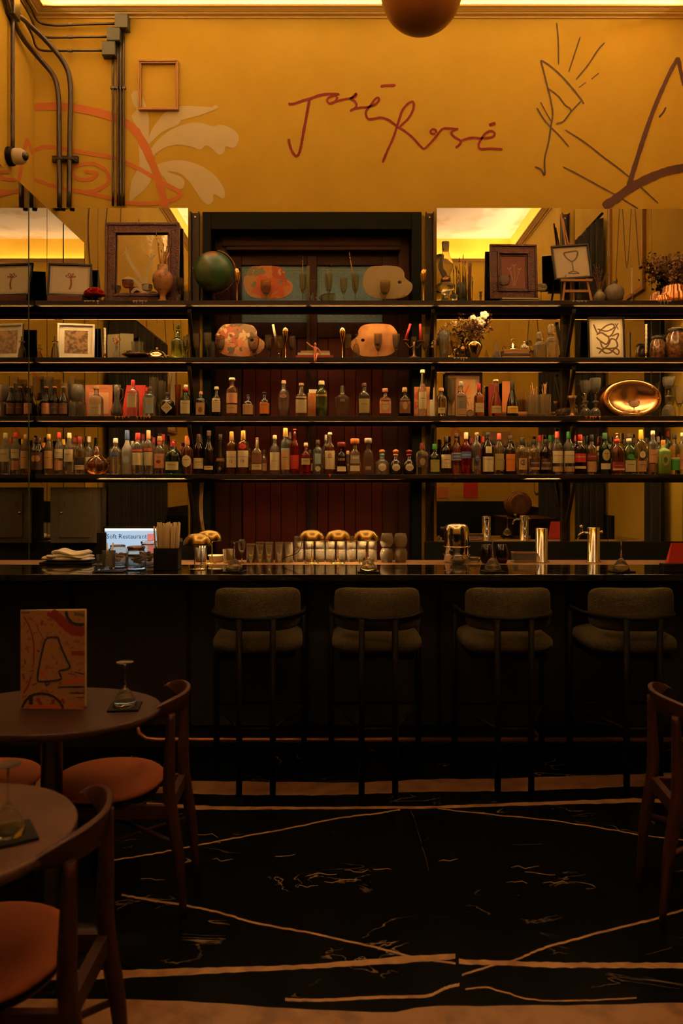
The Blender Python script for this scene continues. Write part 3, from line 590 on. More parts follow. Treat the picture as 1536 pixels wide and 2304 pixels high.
rows = [ # px, top, w, profile, glass, cap, labels, description, extras
 (88,985,22,'bord','black','dark',[(.12,.60,'dark'),(.34,.52,'peach',.5,'o')],'dark rum bottle with a round pale red emblem at the left end of the lowest shelf',{}),
 (110,977,22,'bord','gold','gold',[(.14,.58,'tan'),(.30,.50,'gold',.55,'o')],'amber rum bottle with gold capsule and tan shield label'+ls,{}),
 (133,973,20,'bord','clear','red',[(.38,.60,'lcream'),(.10,.32,'peach')],'pale rum bottle with red cap, cream label over orange label',{}),
 (156,974,22,'bord','clear','cream',[(.30,.60,'lcream')],'clear rum bottle with cream cap beside the round decanter group',{}),
 (180,982,24,'bord','gold','dred',[(.12,.24,'cream'),(.24,.44,'black')],'half full bottle with dark liquid and low cream label left of the round decanter',{'cf':.80}),
 (219,1004,50,'ball','amber','cork',[(.10,.20,'cream',.12)],'round bellied decanter bottle of dark liquor with a cork',{'cf':.80,'capr':.26}),
 (260,986,26,'std','clear','white',[(.52,.60,'blue',.6)],'clear vodka bottle with blue lettering and white cap',{'text':(('ABSOLUT',.56,.62,'blue'),('VODKA',.47,.5,'blue'))}),
 (286,968,25,'longn','frost','blue',[(.24,.42,'pblue',.6,'o')],'tall frosted vodka bottle with blue capsule',{'cf':.78}),
 (310,974,27,'tall','clear','red',[(.22,.52,'lcream'),(.54,.60,'red')],'clear vodka bottle with red cap and cream crest label',{'cf':.82,'text':(('SMIRNOFF',.57,.85,'white'),)}),
 (334,968,22,'tall','clear','peach',[(.20,.50,'lcream'),(.52,.60,'red')],'clear vodka bottle with pink cap and red lettered band',{'cf':.80,'text':(('STOLI',.56,.8,'cream'),)}),
 (359,982,25,'std','clear','cork',[(.16,.54,'peach'),(.28,.38,'dred',.4,'o')],'clear vodka bottle with peach label and round red seal',{'cap2':'red','text':(("Tito's",.46,.5,'brown'),)}),
 (390,990,37,'squat','dkgreen','red',[(.12,.36,'cream',.75)],'squat dark green whisky bottle with red cap and cream label',{'cf':.80,'capr':.34}),
 (421,981,26,'std','amber','orange',[(.18,.50,'lcream',.8,'o')],'amber whisky bottle with orange capsule and oval cream label',{'cf':.76}),
 (447,977,24,'bord','brown','dark',[(.14,.40,'lcream')],'dark whisky bottle with low cream label beside left steel upright',{'cf':.80}),
 (470,969,24,'longn','black','dark',[(.10,.19,'cream',.8)],'tall black whisky bottle with a thin cream label near its foot',{'cf':.86}),
 (496,977,23,'cone','black','black',[(.32,.40,'brown'),(.08,.2,'grey',.3,'d')],'black whisky bottle with bulging stopper and slanted dark label',{'cf':.84}),
 (521,971,24,'tall','amber','gold',[(.16,.54,'cream')],'whisky bottle with gold capsule and tall cream label, left of its twin',{'cf':.78,'text':(('MACALLAN',.40,.8,'brown'),('12',.30,.3,'brown'))}),
 (547,969,26,'tall','amber','gold',[(.16,.54,'cream'),(.57,.70,'red',.6,'o')],'whisky bottle with gold capsule, cream label and red disc on the shoulder',{'cf':.78,'text':(('MACALLAN',.40,.8,'brown'),('18',.30,.3,'brown'))}),
 (578,985,24,'sqs','gold','tan',[(.12,.28,'lcream'),(.30,.55,'brown')],'square bourbon bottle with long copper neck and brown label',{'cf':.70,'capr':.32}),
 (618,979,23,'std','clear','cream',[(.10,.56,'lcream')],'clear tequila bottle with cream cap and long cream label',{'cf':.90,'text':(('OLD TOM',.34,.7,'brown'),)}),
 (642,963,21,'tall','blue','gold',[(.10,.52,'tan'),(.52,.56,'pblue')],'pale blue glass bottle with tall gold cap',{'cf':.80,'capr':.5}),
 (663,965,20,'std','red','dred',[(.12,.42,'red')],'bright red liqueur bottle with clear long neck',{'cf':.97}),
 (688,996,23,'sqs','red','cream',[(.30,.50,'lcream',.8)],'short square red bottle with cream label and cream stopper',{'cf':.88}),
 (715,990,24,'tall','blue','dark',[(.30,.60,'pblue',.55),(.08,.24,'lcream',.5,'o')],'pale blue gin bottle with dark cap',{'cf':.86}),
 (742,973,24,'std','amber','cream',[(.12,.56,'cream'),(.38,.50,'tan',.4,'o')],'amber bottle with white stopper and tall cream label above the red paint drip',{'cf':.94}),
 (768,995,27,'trap','brown','dred',[(.09,.24,'cream',.75)],'tapering dark tequila bottle with dark red ball stopper',{'cf':.84,'capr':.66,'capkind':'wide','text':(('1800',.46,.55,'cream'),)}),
 (798,987,29,'trap','gold','orange',[(.09,.24,'lcream',.75),(.30,.54,'grey',.8)],'tapering gold tequila bottle with orange stopper',{'cf':.85,'capr':.66,'capkind':'wide','text':(('1800',.46,.55,'white'),)}),
 (828,986,27,'trap','smoke','silver',[(.12,.22,'grey',.5)],'tapering textured silver tequila bottle with steel stopper',{'cf':.85,'capr':.60,'capkind':'wide'}),
 (859,1011,32,'patron','clear','orange',[(.12,.44,'lcream',.55,'o')],'squat round clear tequila bottle with teal neck and ball stopper',{'cf':.82,'capkind':'ball','cap2':'teal'}),
 (890,1011,29,'patron','black','orange',[(.12,.42,'lcream',.62,'o')],'squat black tequila bottle with orange ball stopper',{'cf':.82,'capkind':'ball','cap2':'orange'}),
 (920,1011,29,'patron','black','dred',[(.12,.42,'lcream',.62,'o')],'squat black tequila bottle with dark red ball stopper',{'cf':.82,'capkind':'ball','cap2':'red'}),
 (949,997,29,'sq','smoke','dred',[(.22,.58,'dark',.8),(.28,.52,'silver',.42,'o')],'square tequila bottle with silver horseshoe emblem and dark red cap',{'cf':.80,'capr':.34}),
 (977,999,25,'squat','dkgreen','green',[(.08,.48,'olive',.8)],'green liqueur bottle with bright green cap and pale green label',{'cf':.82,'text':(('CANTROT',.42,.6,'green'),)}),
 (1003,982,24,'std','brown','dark',[(.16,.52,'lcream')],'brown whisky bottle with black cap and cream label right of the green one',{'cf':.86}),
 (1026,975,22,'std','pink','dark',[(.34,.52,'cream',.95),(.36,.5,'blue',.85)],'orange aperitif bottle with dark slanted name band',{'cf':.90,'text':(('APEROL',.43,.85,'cream'),)}),
 (1048,973,23,'std','red','cream',[(.38,.54,'blue',.95)],'deep red bitter bottle with blue and white name label',{'cf':.84,'text':(('CAMPARI',.46,.9,'cream'),)}),
 (1072,973,22,'tall','clear','cork',[(.30,.46,'blue',.4,'o'),(.12,.16,'brown',.6)],'tall clear fluted liqueur bottle with gold stopper',{'cf':.94}),
 (1097,973,27,'bord','brown','black',[(.06,.42,'lcream',.9),(.5,.66,'cream',.5)],'dark brown hazelnut liqueur bottle with large cream label',{'cf':.90,'text':(('Frangelico',.36,.8,'brown'),)}),
 (1122,975,22,'bord','gold','pinkred',[(.10,.50,'olive')],'yellow green bottle with pinkish red cap',{'cf':.84}),
 (1147,980,24,'std','black','dark',[(.08,.52,'orange',.85)],'black coffee liqueur bottle with arched orange label',{'cf':.90,'text':(('KAHLUA',.38,.8,'brown'),)}),
 (1174,985,26,'std','gold','black',[(.12,.44,'tan',.7),(.24,.40,'dark',.45,'o')],'golden liqueur bottle with round numbered emblem',{'cf':.80,'text':(('43',.32,.4,'cream'),)}),
 (1201,988,25,'std','gold','black',[(.12,.44,'dark'),(.13,.20,'tan')],'golden anise bottle with black name label and black cap',{'cf':.86,'text':(('VACCARI',.32,.8,'cream'),)}),
 (1227,988,25,'std','brown','black',[(.12,.44,'dark'),(.13,.20,'grey')],'dark anise bottle with black name label and black cap',{'cf':.86,'text':(('VACCARI',.32,.8,'cream'),)}),
 (1253,971,25,'bord','clear','pinkred',[(.26,.54,'cream'),(.06,.18,'tan')],'clear vermouth bottle with pink cap and white label',{'cf':.84,'text':(('Chambery',.44,.8,'brown'),)}),
 (1279,971,25,'bord','clear','green',[(.26,.54,'cream'),(.06,.18,'tan')],'clear vermouth bottle with green cap and white label',{'cf':.84,'text':(('Chambery',.44,.8,'dgreen'),)}),
 (1304,978,27,'std','brown','red',[(.30,.52,'red'),(.14,.2,'cream')],'dark vermouth bottle with red cap and red name label',{'cf':.84,'cap2':'white','text':(('CINZANO',.44,.9,'cream'),)}),
 (1330,978,23,'std','gold','black',[(.36,.52,'dred'),(.06,.32,'tan')],'amber vermouth bottle with black cap and red name band',{'cf':.84,'text':(('CINZANO',.45,.9,'cream'),)}),
 (1360,974,26,'std','dkgreen','dgreen',[(.32,.60,'olive',.65,'o'),(.12,.26,'cream',.8)],'dark green vermouth bottle with round pale medallion',{'cf':.84}),
 (1387,975,32,'squat','amber','gold',[(.08,.30,'dred',.85),(.10,.14,'cream',.8)],'squat orange liqueur bottle with red seal and gold cap',{'cf':.86,'cap2':'red','capr':.26}),
 (1414,976,29,'squat','green','dark',[(.06,.34,'lcream',.8),(.36,.50,'green',.5,'o')],'square green herbal liqueur bottle with cream label',{'cf':.88,'cap2':'cream','capr':.34}),
 (1441,967,25,'tall','gold','yellow',[(.06,.30,'tan'),(.36,.52,'cream',.5,'o')],'tall clear bottle with bright yellow cap and medallion',{'cf':.78}),
 (1468,969,22,'tall','clear','cream',[(.26,.56,'peach'),(.04,.24,'brown')],'tall clear bottle with white cap and peach label',{'cf':.90}),
 (1491,990,29,'sq','limef','orange',[(.24,.60,'olive',.5,'o'),(.32,.5,'dgreen',.3,'o')],'opaque lime green bottle with orange cap and floral emblem',{'cf':.84,'capr':.34}),
 (1517,977,23,'std','gold','black',[(.10,.42,'green'),(.38,.42,'cream')],'clear liqueur bottle with black cap and green label',{'cf':.88,'text':(('CHARTREUSE',.36,.9,'cream'),)}),
 (1534,974,20,'tall','clear','cream',[(.12,.48,'peach')],'pale bottle with cream cap at the very right end of the lowest shelf',{'cf':.90}),
]
for r in rows: bottle(L, *r[:6], r[6], r[7], **r[8])
back = [(98,996,18,'bord','brown','orange','bottle with orange cap behind the leftmost dark rum bottle'),(143,988,18,'std','amber','yellow','bottle with yellow cap half hidden behind the pale rum bottles'),(169,984,18,'std','gold','dred','bottle with dark red cap behind the half full bottle'),
 (201,982,19,'std','clear','white','clear bottle with white cap left behind the round decanter'),(298,992,17,'std','clear','silver','short silver capped bottle behind the frosted vodka bottle'),(322,976,18,'tall','clear','dred','bottle with dark red cap between the red and pink capped vodkas'),
 (346,984,18,'std','pink','dred','pinkish bottle with dark red cap behind the vodkas'),(368,977,18,'tall','gold','red','bottle with red cap standing behind the peach labelled vodka'),(408,1004,18,'std','amber','dred','amber bottle behind the squat green whisky bottle'),
 (560,1008,16,'std','amber','dark','small amber bottle behind the twin whiskies'),(594,1012,14,'sqs','gold','dark','small gold bottle behind the square bourbon bottle'),(652,972,16,'tall','gold','cork','gold bottle with cork behind the pale blue one'),
 (697,1012,16,'sqs','red','dark','small red bottle behind the short square red one'),(733,978,16,'std','blue','silver','clear bottle behind the tall cream labelled bottle'),(782,1014,17,'trap','smoke','tan','small tapering bottle between the tequila bottles'),
 (1060,985,17,'std','red','dred','red bottle behind the fluted liqueur bottle'),(1086,982,17,'std','brown','red','dark bottle with red cap behind the hazelnut liqueur'),(1111,988,17,'std','brown','black','black capped bottle left of the pink capped one'),
 (1135,992,17,'std','brown','dark','dark bottle behind the coffee liqueur'),(1163,995,17,'std','gold','black','short black capped bottle left of the numbered liqueur'),(1189,994,17,'std','gold','black','short black capped bottle right of the numbered liqueur'),
 (1213,979,19,'bord','gold','red','pale wine bottle with red cap behind the two anise bottles'),(1237,979,19,'bord','gold','green','pale wine bottle with green cap behind the dark anise bottle'),(1292,979,18,'std','brown','red','bottle with red cap left behind the vermouth bottles'),
 (1312,982,16,'std','gold','dark','bottle right behind the red capped vermouth'),(1345,1004,16,'std','gold','tan','short bottle behind the amber vermouth'),(1372,982,19,'std','dkgreen','black','dark green bottle with black cap behind the squat orange liqueur'),
 (1404,988,16,'std','green','dark','slim green bottle behind the herbal liqueur'),(1426,985,17,'std','dkgreen','dark','dark bottle between herbal liqueur and yellow capped bottle'),(1453,985,17,'std','clear','dark','clear bottle with black cap behind the yellow capped bottle'),
 (1480,982,17,'std','gold','grey','bottle with grey cap behind the lime green bottle'),(1502,968,18,'bord','dkgreen','dred','tall wine bottle with dark red capsule behind the lime green bottle'),(242,1040,14,'std','gold','dark','small gold bottle right behind the round decanter')]
for b_ in back: bottle(L, *b_[:6], [(.15,.45,random.choice(['tan','cream','brown']))], b_[6], D=B, cf=.84)
# third shelf
T = 2
rows = [
 (104,870,20,'beer','brown','orange',[(.08,.44,'peach')],'brown beer bottle with reddish orange label',{'cf':.965,'capr':.46}),
 (123,870,20,'beer','brown','orange',[(.08,.44,'dark')],'brown beer bottle with black label, between the other two beers',{'cf':.965,'capr':.46}),
 (143,870,21,'beer','black','gold',[(.08,.44,'brown')],'black beer bottle, rightmost of the three beers',{'cf':.965,'capr':.46}),
 (217,869,28,'sqs','clear','cork',[(.06,.40,'lcream',.9)],'clear square gin bottle with copper cap in front of the pink board',{'cf':.89,'capr':.44}),
 (299,855,24,'sq','clear','red',[(.24,.62,'lcream',.85)],'gin bottle with red cap in front of the red folder',{'cf':.82,'capr':.36,'text':(('BEEFEATER',.57,.85,'red'),)}),
 (338,870,23,'sq','blue','dark',[(.10,.62,'pblue',.8),(.40,.58,'olive',.4,'o')],'pale blue gin bottle with dark cap and arched label',{'cf':.86}),
 (377,882,27,'sqs','black','black',[(.10,.58,'lcream',.97,'d')],'squat black gin bottle with cream diamond label',{'cf':.84,'capr':.36,'text':(('HENDRICKS',.34,.72,'black'),)}),
 (418,866,24,'squat','dkgreen','white',[(.08,.50,'lcream',.85)],'dark green gin bottle with white cap and red seal',{'cf':.90,'cap2':'red','capr':.40,'text':(('TANQUERAY',.40,.8,'dgreen'),)}),
 (452,881,22,'sq','black','peach',[(.06,.54,'tan',.85),(.14,.36,'brown',.4,'o')],'small black square bottle with tan label and peach cap',{'cf':.88,'capr':.36}),
 (487,870,21,'squat','black','cream',[(.14,.60,'cream',.9)],'black bottle with tall cream label and white cap',{'cf':.90,'capr':.46,'text':(('BOTANICAL',.46,.7,'brown'),)}),
 (522,850,26,'tall','pink','cream',[(.08,.30,'tan'),(.34,.60,'peach')],'tall pink liquor bottle with painted label and white cap',{'cf':.93,'capr':.52}),
 (558,887,24,'squat','black','black',[(.08,.66,'tan',.97)],'small bottle wrapped in tan label with black ball stopper',{'cf':.86,'capkind':'ball'}),
 (595,881,22,'squat','black','black',[(.10,.66,'orange',.97)],'small bottle wrapped in orange label with black ball stopper',{'cf':.86,'capkind':'ball'}),
 (638,856,25,'std','clear','tan',[(.50,.60,'peach',.6,'o')],'clear bottle with orange dot label and tan cap',{'cf':.90,'capr':.40}),
 (678,862,28,'squat','gold','cork',[(.10,.58,'lcream',.85)],'clear golden bottle with cork and cream printed label',{'cf':.92,'text':(('MILE HIGH',.48,.6,'brown'),)}),
 (723,857,26,'tall','green','cream',[(.56,.62,'gold')],'fluted emerald green gin bottle with gold collar',{'cf':.88,'capr':.5}),
 (770,868,34,'wide','smoke','dark',[(.46,.56,'grey',.35)],'dark broad shouldered bottle with tapering clear base',{'cf':.80,'capr':.22}),
 (819,862,26,'std','grey','dark',[(.10,.52,'olive',.9)],'grey green ribbed gin bottle with dark cap',{'cf':.88,'capr':.42}),
 (866,874,28,'sqs','pink','peach',[(.10,.60,'peach',.9),(.2,.5,'cream',.5,'o')],'pink bottle with arched cream label and glass stopper',{'cf':.86,'capr':.44,'capkind':'wide'}),
 (910,872,26,'squat','brown','tan',[(.10,.60,'brown',.9),(.22,.5,'tan',.4,'o')],'dark brown ornate bottle with carved tan stopper',{'cf':.84,'capr':.4}),
 (950,832,20,'longn','clear','cream',[(.16,.52,'lcream',.85)],'tallest clear bottle with long neck and pale label, before the map box',{'cf':.93,'capr':.5,'cap2':None}),
 (992,873,25,'std','gold','peach',[(.10,.30,'lcream',.6)],'pale yellow bottle with peach cap beside the steel brace',{'cf':.88,'capr':.44}),
 (1036,859,26,'sqs','clear','silver',[(.22,.60,'grey',.8)],'clear square bottle with silver cap and grey label',{'cf':.86,'capr':.38}),
 (1077,863,22,'sqs','amber','red',[(.12,.40,'lcream',.85)],'amber square bottle with red cap and small cream label',{'cf':.78,'capr':.36,'text':(('ANCHO',.26,.7,'brown'),)}),
 (1115,854,27,'cone','pink','cream',[(.08,.28,'olive',.8)],'rose coloured cone shaped cognac bottle with white cap',{'cf':.94,'capr':.42}),
 (1152,856,27,'cone','black','black',[(.08,.28,'yellow',.9)],'black cone shaped cognac bottle with yellow label',{'cf':.72,'capr':.34}),
]
for r in rows: bottle(T, *r[:6], r[6], r[7], **r[8])
bottle(T, 330, 872, 18, 'std', 'clear', 'red', [], 'clear bottle with red cap behind the pale blue gin bottle', D=B)
bottle(T, 462, 900, 14, 'std', 'brown', 'dark', [], 'small dark bottle behind the black square bottle', D=B)
bottle(1, 400, 742, 28, 'sqs', 'lime', None, [], 'lime green glass decanter with stopper', cat='decanter', name='glass_decanter')

# ------------------------------------------------------------ glasses
def gobl(H, R, stem=.42, n=12, flat=True, thick=.0022, foot=.62, flare=1.0, knop=True):
    s = stem*H
    p = [(foot*R,0),(foot*R,.003),(.16*R,.012),(.12*R,s*.5)]
    if knop: p += [(.26*R,s*.60),(.13*R,s*.72)]
    p += [(.20*R,s*.92),(.55*R,s+.06*H),(.86*R,s+.20*H),(R*.98,s+.38*H),(R*flare,H)]
    p += [(R*flare-thick,H),(R*.98-thick,s+.38*H),(.84*R-thick,s+.20*H),(.45*R,s+.09*H),(.01*R,s+.06*H)]
    return MB().lathe(p, n, flat=flat)
def vessel(kind, H, R):
    "glass meshes by kind, base at z=0"
    if kind == 'goblet': return gobl(H, R, .36, 10)
    if kind == 'wine': return gobl(H, R, .42, 24, False, .0012, .7, .80, False)
    if kind == 'flute': return MB().lathe([(.75*R,0),(.75*R,.002),(.14*R,.008),(.10*R,.40*H),(.14*R,.50*H),(.42*R,.58*H),(.75*R,.72*H),(.92*R,.86*H),(.80*R,H),(.74*R,H),(.80*R,.86*H),(.6*R,.72*H),(.02*R,.56*H)], 20)
    if kind == 'coupe': return MB().lathe([(.62*R,0),(.62*R,.0015),(.1*R,.006),(.07*R,.55*H),(.2*R,.62*H),(.75*R,.68*H),(R,.80*H),(R,H),(R-.0015,H),(R-.0015,.80*H),(.7*R,.70*H),(.02*R,.66*H)], 24)
    if kind == 'tumbler': return MB().lathe([(.80*R,0),(.84*R,.004),(R,H),(R-.003,H),(.78*R,.010),(.01*R,.010)], 12, flat=True)
    if kind == 'highball': return MB().lathe([(R*.93,0),(R,.004),(R,H*.5),(R,H),(R-.002,H),(R-.002,.012),(.01*R,.012)], 24, flute=.015)
    if kind == 'martini': return MB().lathe([(.72*R,0),(.72*R,.0015),(.12*R,.007),(.06*R,.02),(.06*R,.46*H),(.13*R,.49*H),(.08*R,.52*H),(.16*R,.58*H),(.50*R,.68*H),(.86*R,.86*H),(R,H),(R-.0014,H),(.82*R,.86*H),(.46*R,.69*H),(.02*R,.60*H)], 24)
    if kind == 'balloon': return MB().lathe([(.55*R,0),(.8*R,.08*H),(R,.38*H),(.96*R,.62*H),(.74*R,H),(.74*R-.0012,H),(.95*R,.60*H),(.98*R-.0012,.38*H),(.76*R,.10*H),(.01*R,.05*H)], 24)
def glassy(kind, base, H, R, m, label, cat='glass', name=None, group=None, flip=False, parts=None):
    nm = name or {'goblet':'pressed_goblet','wine':'wine_glass','flute':'champagne_flute','coupe':'coupe_glass','tumbler':'glass_tumbler','highball':'highball_glass','martini':'cocktail_glass','balloon':'stemless_glass'}[kind]
    mb = vessel(kind, H, R)
    if flip: mb.v = [(x, -y, H-z) for x, y, z in mb.v]
    o = mb.build(nm, m, None, loc=base); return tag(o, label, cat, group)
def sg(si, kind, px, top, w, m, label, D=5.60, flip=False, bot=None, **k):
    z0 = SZ[si]+.0004 if bot is None else Z(bot, D); H = Z(top, D)-z0
    return glassy(kind, (X(px, D), D, z0), H, w*D/F/2, m, label, flip=flip, **k)
SM = G['smoke']; CL = G['thin']; CR = G['crystal']; GD = M['brassp']
gg = 'smoky pressed goblets on the shelves'
for a in [(681,618,16,'smoked goblet holding one upright brush, left of door centre'),(704,626,16,'pale smoked goblet behind the goblet lying on its side'),(739,618,18,'dark smoked goblet holding two short brushes'),(773,626,17,'smoked goblet standing empty between the brush goblets'),(799,619,17,'smoked goblet with a long brush leaning left out of it'),
          (598,632,24,'amber tinted goblet in front of the orange palette'),(866,633,24,'amber tinted goblet in front of the beige palette')]:
    sg(0, 'goblet', a[0], a[1], a[2], SM, a[3], D=5.57, group=gg)
for a in [(420,757,16,'smoked goblet right of the lime green decanter'),(442,751,17,'tall smoked goblet beside the steel brace'),(467,749,18,'tall smoked goblet left of the multicoloured palette'),(496,757,20,'goblet with a dried flower on it in front of the multicoloured palette'),(570,759,26,'wide goblet in front of the multicoloured palette right side'),(605,754,18,'smoked goblet left of the leaning cream candle'),
          (656,756,17,'dark goblet right of the gold flute near the red books'),(782,753,17,'goblet right of the gold flute near the glowing palette'),(850,751,18,'goblet in front of the glowing orange palette'),(891,752,17,'goblet at the right edge of the glowing orange palette'),(957,753,17,'goblet right of the candelabra with red candles'),(930,758,15,'goblet behind the candelabra'),(1022,752,20,'goblet between the dried bouquet vases')]:
    sg(1, 'goblet', a[0], a[1], a[2], SM, a[3], D=5.59, group=gg)
sg(1, 'goblet', 628, 757, 22, G['gold'], 'golden goblet holding a leaning cream candle', D=5.56)
sg(1, 'tumbler', 477, 768, 18, CL, 'pale tumbler behind the tall smoked goblets', D=5.65)
sg(1, 'goblet', 801, 750, 17, SM, 'dark smoked goblet turned upside down by the palette', D=5.57, flip=True)
for si, px, top, l in [(0,533,605,'gold champagne flute right of the globe'),(0,952,607,'gold champagne flute at the right end of the door opening'),(1,642,737,'gold champagne flute left of the red books'),(1,770,737,'gold champagne flute right of the red books')]:
    sg(si, 'flute', px, top, 17, GD, l, D=5.56, group='gold champagne flutes')
sg(0, 'coupe', 288, 631, 26, G['pink'], 'pink coupe glass before the mirror frame', D=5.56)
sg(0, 'coupe', 331, 641, 24, CL, 'small clear coupe glass before the mirror frame', D=5.55)
sg(0, 'coupe', 262, 644, 22, G['smoke'], 'brown coupe glass beside the little stoppered bottle', D=5.66)
sg(0, 'coupe', 1134, 622, 26, CL, 'clear coupe glass in front of the red framed picture', D=5.555)
sg(0, 'coupe', 1217, 641, 27, CL, 'clear coupe glass right of the red framed picture', D=5.56)
sg(0, 'goblet', 405, 626, 18, SM, 'smoked goblet right of the big carved frame', D=5.64)
sg(0, 'tumbler', 420, 656, 14, CL, 'tiny tumbler left of the globe', D=5.56)
# lying goblet on the top shelf
o = vessel('goblet', .17, .036).build('pressed_goblet', SM, None, loc=(X(700,5.56), 5.56, SZ[0]+.037)); o.rotation_euler = (0, math.radians(90), .2); tag(o, 'dark goblet lying on its side on the top shelf', 'glass', gg)
# third shelf glasses
for a in [(92,862,20,'pressed goblet behind the leftmost beer bottle'),(108,848,24,'amber lit goblet above the leftmost beer bottle'),(150,863,24,'goblet with yellow sheen behind the rightmost beer bottle'),(163,848,22,'ornate goblet behind the clear wine glass')]:
    sg(T, 'goblet', a[0], a[1], a[2], SM, a[3], D=5.66, group='pressed goblets behind the beer bottles')
sg(T, 'wine', 175, 866, 30, CL, 'clear wine glass right of the beer bottles', D=5.60)
sg(T, 'tumbler', 163, 906, 18, CL, 'cut glass tumbler upside down left of the wine glass foot', D=5.56, flip=True)
sg(T, 'tumbler', 186, 906, 18, CL, 'cut glass tumbler upside down right of the wine glass foot', D=5.56, flip=True)
for a in [(346,849,20,'dark goblet high behind the pale blue gin bottle'),(363,858,18,'dark goblet behind the black diamond label bottle')]: sg(T, 'goblet', a[0], a[1], a[2], SM, a[3], D=5.66)
sg(T, 'goblet', 1015, 850, 22, SM, 'ornate pressed goblet left of the silver capped bottle', D=5.655)
for px, tp, l in [(1317,856,'left'),(1339,851,'right')]:
    sg(T, 'goblet', px, 905, 24, CL, f'short goblet upside down under the {l} stacked goblet beside the copper tray', flip=True, bot=None, D=5.60, group='goblets stacked beside the copper tray')
    sg(T, 'goblet', px, tp, 24, CL, f'{l} cut goblet stacked on an upturned one beside the copper tray', bot=904.6, D=5.60, group='goblets stacked beside the copper tray')
sg(T, 'goblet', 1504, 893, 30, CL, 'upturned goblet right of the copper tray', flip=True, D=5.60)
sg(T, 'goblet', 1504, 848, 26, CL, 'cut goblet stacked on an upturned one right of the copper tray', bot=892.6, D=5.60)
sg(T, 'goblet', 1528, 868, 22, CL, 'cut goblet at the right end of the third shelf', D=5.655)
sg(T, 'coupe', 1426, 902, 24, CL, 'small coupe glass in front of the copper tray', D=5.555)
for px, w_, tp, l in [(1201,28,890,'left'),(1215,27,878,'right')]:
    pass
for u, (px, ang) in enumerate([(1243, .1), (1262, -.25)]):
    o = vessel('goblet', .155, .032).build('pressed_goblet', SM, None, loc=(X(px-10,5.6+.03*u), 5.58+.085*u, SZ[T]+.033)); o.rotation_euler = (0, math.radians(88), ang); tag(o, ['smoked goblet lying on the third shelf, front one','smoked goblet lying on the third shelf, back one'][u], 'glass')
# ------------------------------------------------------------ other things on the shelves
def at(si, px, D): return Vector((X(px, D), D, SZ[si]+.0004))
def sz(si, top, D=5.6): return Z(top, D)-SZ[si]
def rot(t, rx=0, ry=0, rz=0): t.rotation_euler = (rx, ry, rz)
def frame(t, w, h, fw, fd, fm, art, artname='picture', mount=None, mw=0):
    "picture frame standing in the xz plane of t, front at y=-fd"
    c = MB().box(-w/2, w/2, -fd, 0, 0, fw).box(-w/2, w/2, -fd, 0, h-fw, h).box(-w/2, -w/2+fw, -fd, 0, fw, h-fw).box(w/2-fw, w/2, -fd, 0, fw, h-fw)
    c.build('frame', fm, t, bevel=.0015)
    Box(-w/2+fw, w/2-fw, -.003, -.0005, fw, h-fw).build('backing', M['blackm'], t)
    if mount:
        a = Box(-w/2+fw, w/2-fw, -.005, -.003, fw, h-fw).build('mount', mount, t)
        w2, z0, z1 = w/2-fw-mw, fw+mw, h-fw-mw
    else: w2, z0, z1 = w/2-fw, fw, h-fw
    p = Box(-w2, w2, -.0065, -.005, z0, z1).build(artname, art, t)
    return p, w2, z0, z1
def stroke2(parent, strokes, m, name='ink_lines', y=-.0070):
    mb = MB(); f = lambda x, z, off: Vector((x, y-off, z))
    for i, (p, w_) in enumerate(strokes): ribbon(mb, p, w_, f, i*.00006)
    return mb.build(name, m, parent)
# palm drawing in a black box frame
t = thing('framed_drawing', at(0, 156, 5.60)+Vector((0, 0, .052)), 'black framed palm tree drawing tilted back on a dark book', 'picture')
w_ = X(208,5.6)-X(113,5.6)
p, a, z0, z1 = frame(t, w_, .25, .013, .018, M['frameb'], M['cream'], 'drawing', M['white2'], .018)
stroke2(p, [([(0, .05), (.01, .09), (.006, .14)], .014)]+[([(.004, .142), (.004+math.cos(g)*.02, .15+math.sin(g)*.02), (.004+math.cos(g+.35)*.035, .15+math.sin(g+.35)*.028), (.004+math.cos(g+.7)*.02, .148+math.sin(g+.7)*.016), (.004, .142)], .006) for g in (-.3, .7, 1.7, 2.6)], mat('palm_ink', (.22,.08,.04), .8), 'palm_drawing')
MB().add([(w_/2, 0, 0), (w_/2, .075, 0), (w_/2, 0, .225), (w_/2-.004, 0, 0), (w_/2-.004, .075, 0), (w_/2-.004, 0, .225)], [(0,1,2), (3,5,4), (0,3,4,1), (1,4,5,2), (0,2,5,3)]).build('side_support', M['frameb'], t)
rot(t, math.radians(-12), 0, math.radians(8))
t = thing('hardback_book', at(0, 152, 5.60), 'dark red book lying flat under the palm tree drawing', 'book')
Box(-.125, .125, -.055, .075, 0, .050).build('cover', M['darkbook'], t, bevel=.003); Box(-.122, .122, -.057, .06, .006, .044).build('pages', mat('red_pages', (.13,.04,.025), .8), t)
# red rose
t = thing('velvet_rose', at(0, 213, 5.565), 'dark red fabric rose lying on the top shelf', 'flower')
hh = sz(0, 637, 5.565)
for ring, (n_, r_, z_, s_) in enumerate([(1, 0, .085, .022), (5, .018, .078, .030), (6, .036, .066, .036), (7, .052, .052, .040)]):
    mb = MB()
    for k_ in range(n_):
        an = 2*math.pi*k_/n_+ring*.4; c_ = Vector((math.cos(an)*r_, math.sin(an)*r_*.9, z_*1.15))
        R_ = Matrix.Translation(c_) @ Matrix.Rotation(an, 4, 'Z') @ Matrix.Rotation(.5+ring*.25, 4, 'Y')
        mb.lathe([(.001, -s_*.5), (s_*.6, -s_*.3), (s_*.9, .0), (s_*.8, s_*.5), (s_*.72, s_*.5), (s_*.75, 0), (.001, -s_*.3)], 10, M_=R_ @ Matrix.Diagonal((.45, 1, 1, 1)), cap=False)
    mb.build('petal_ring', M['rose'], t)
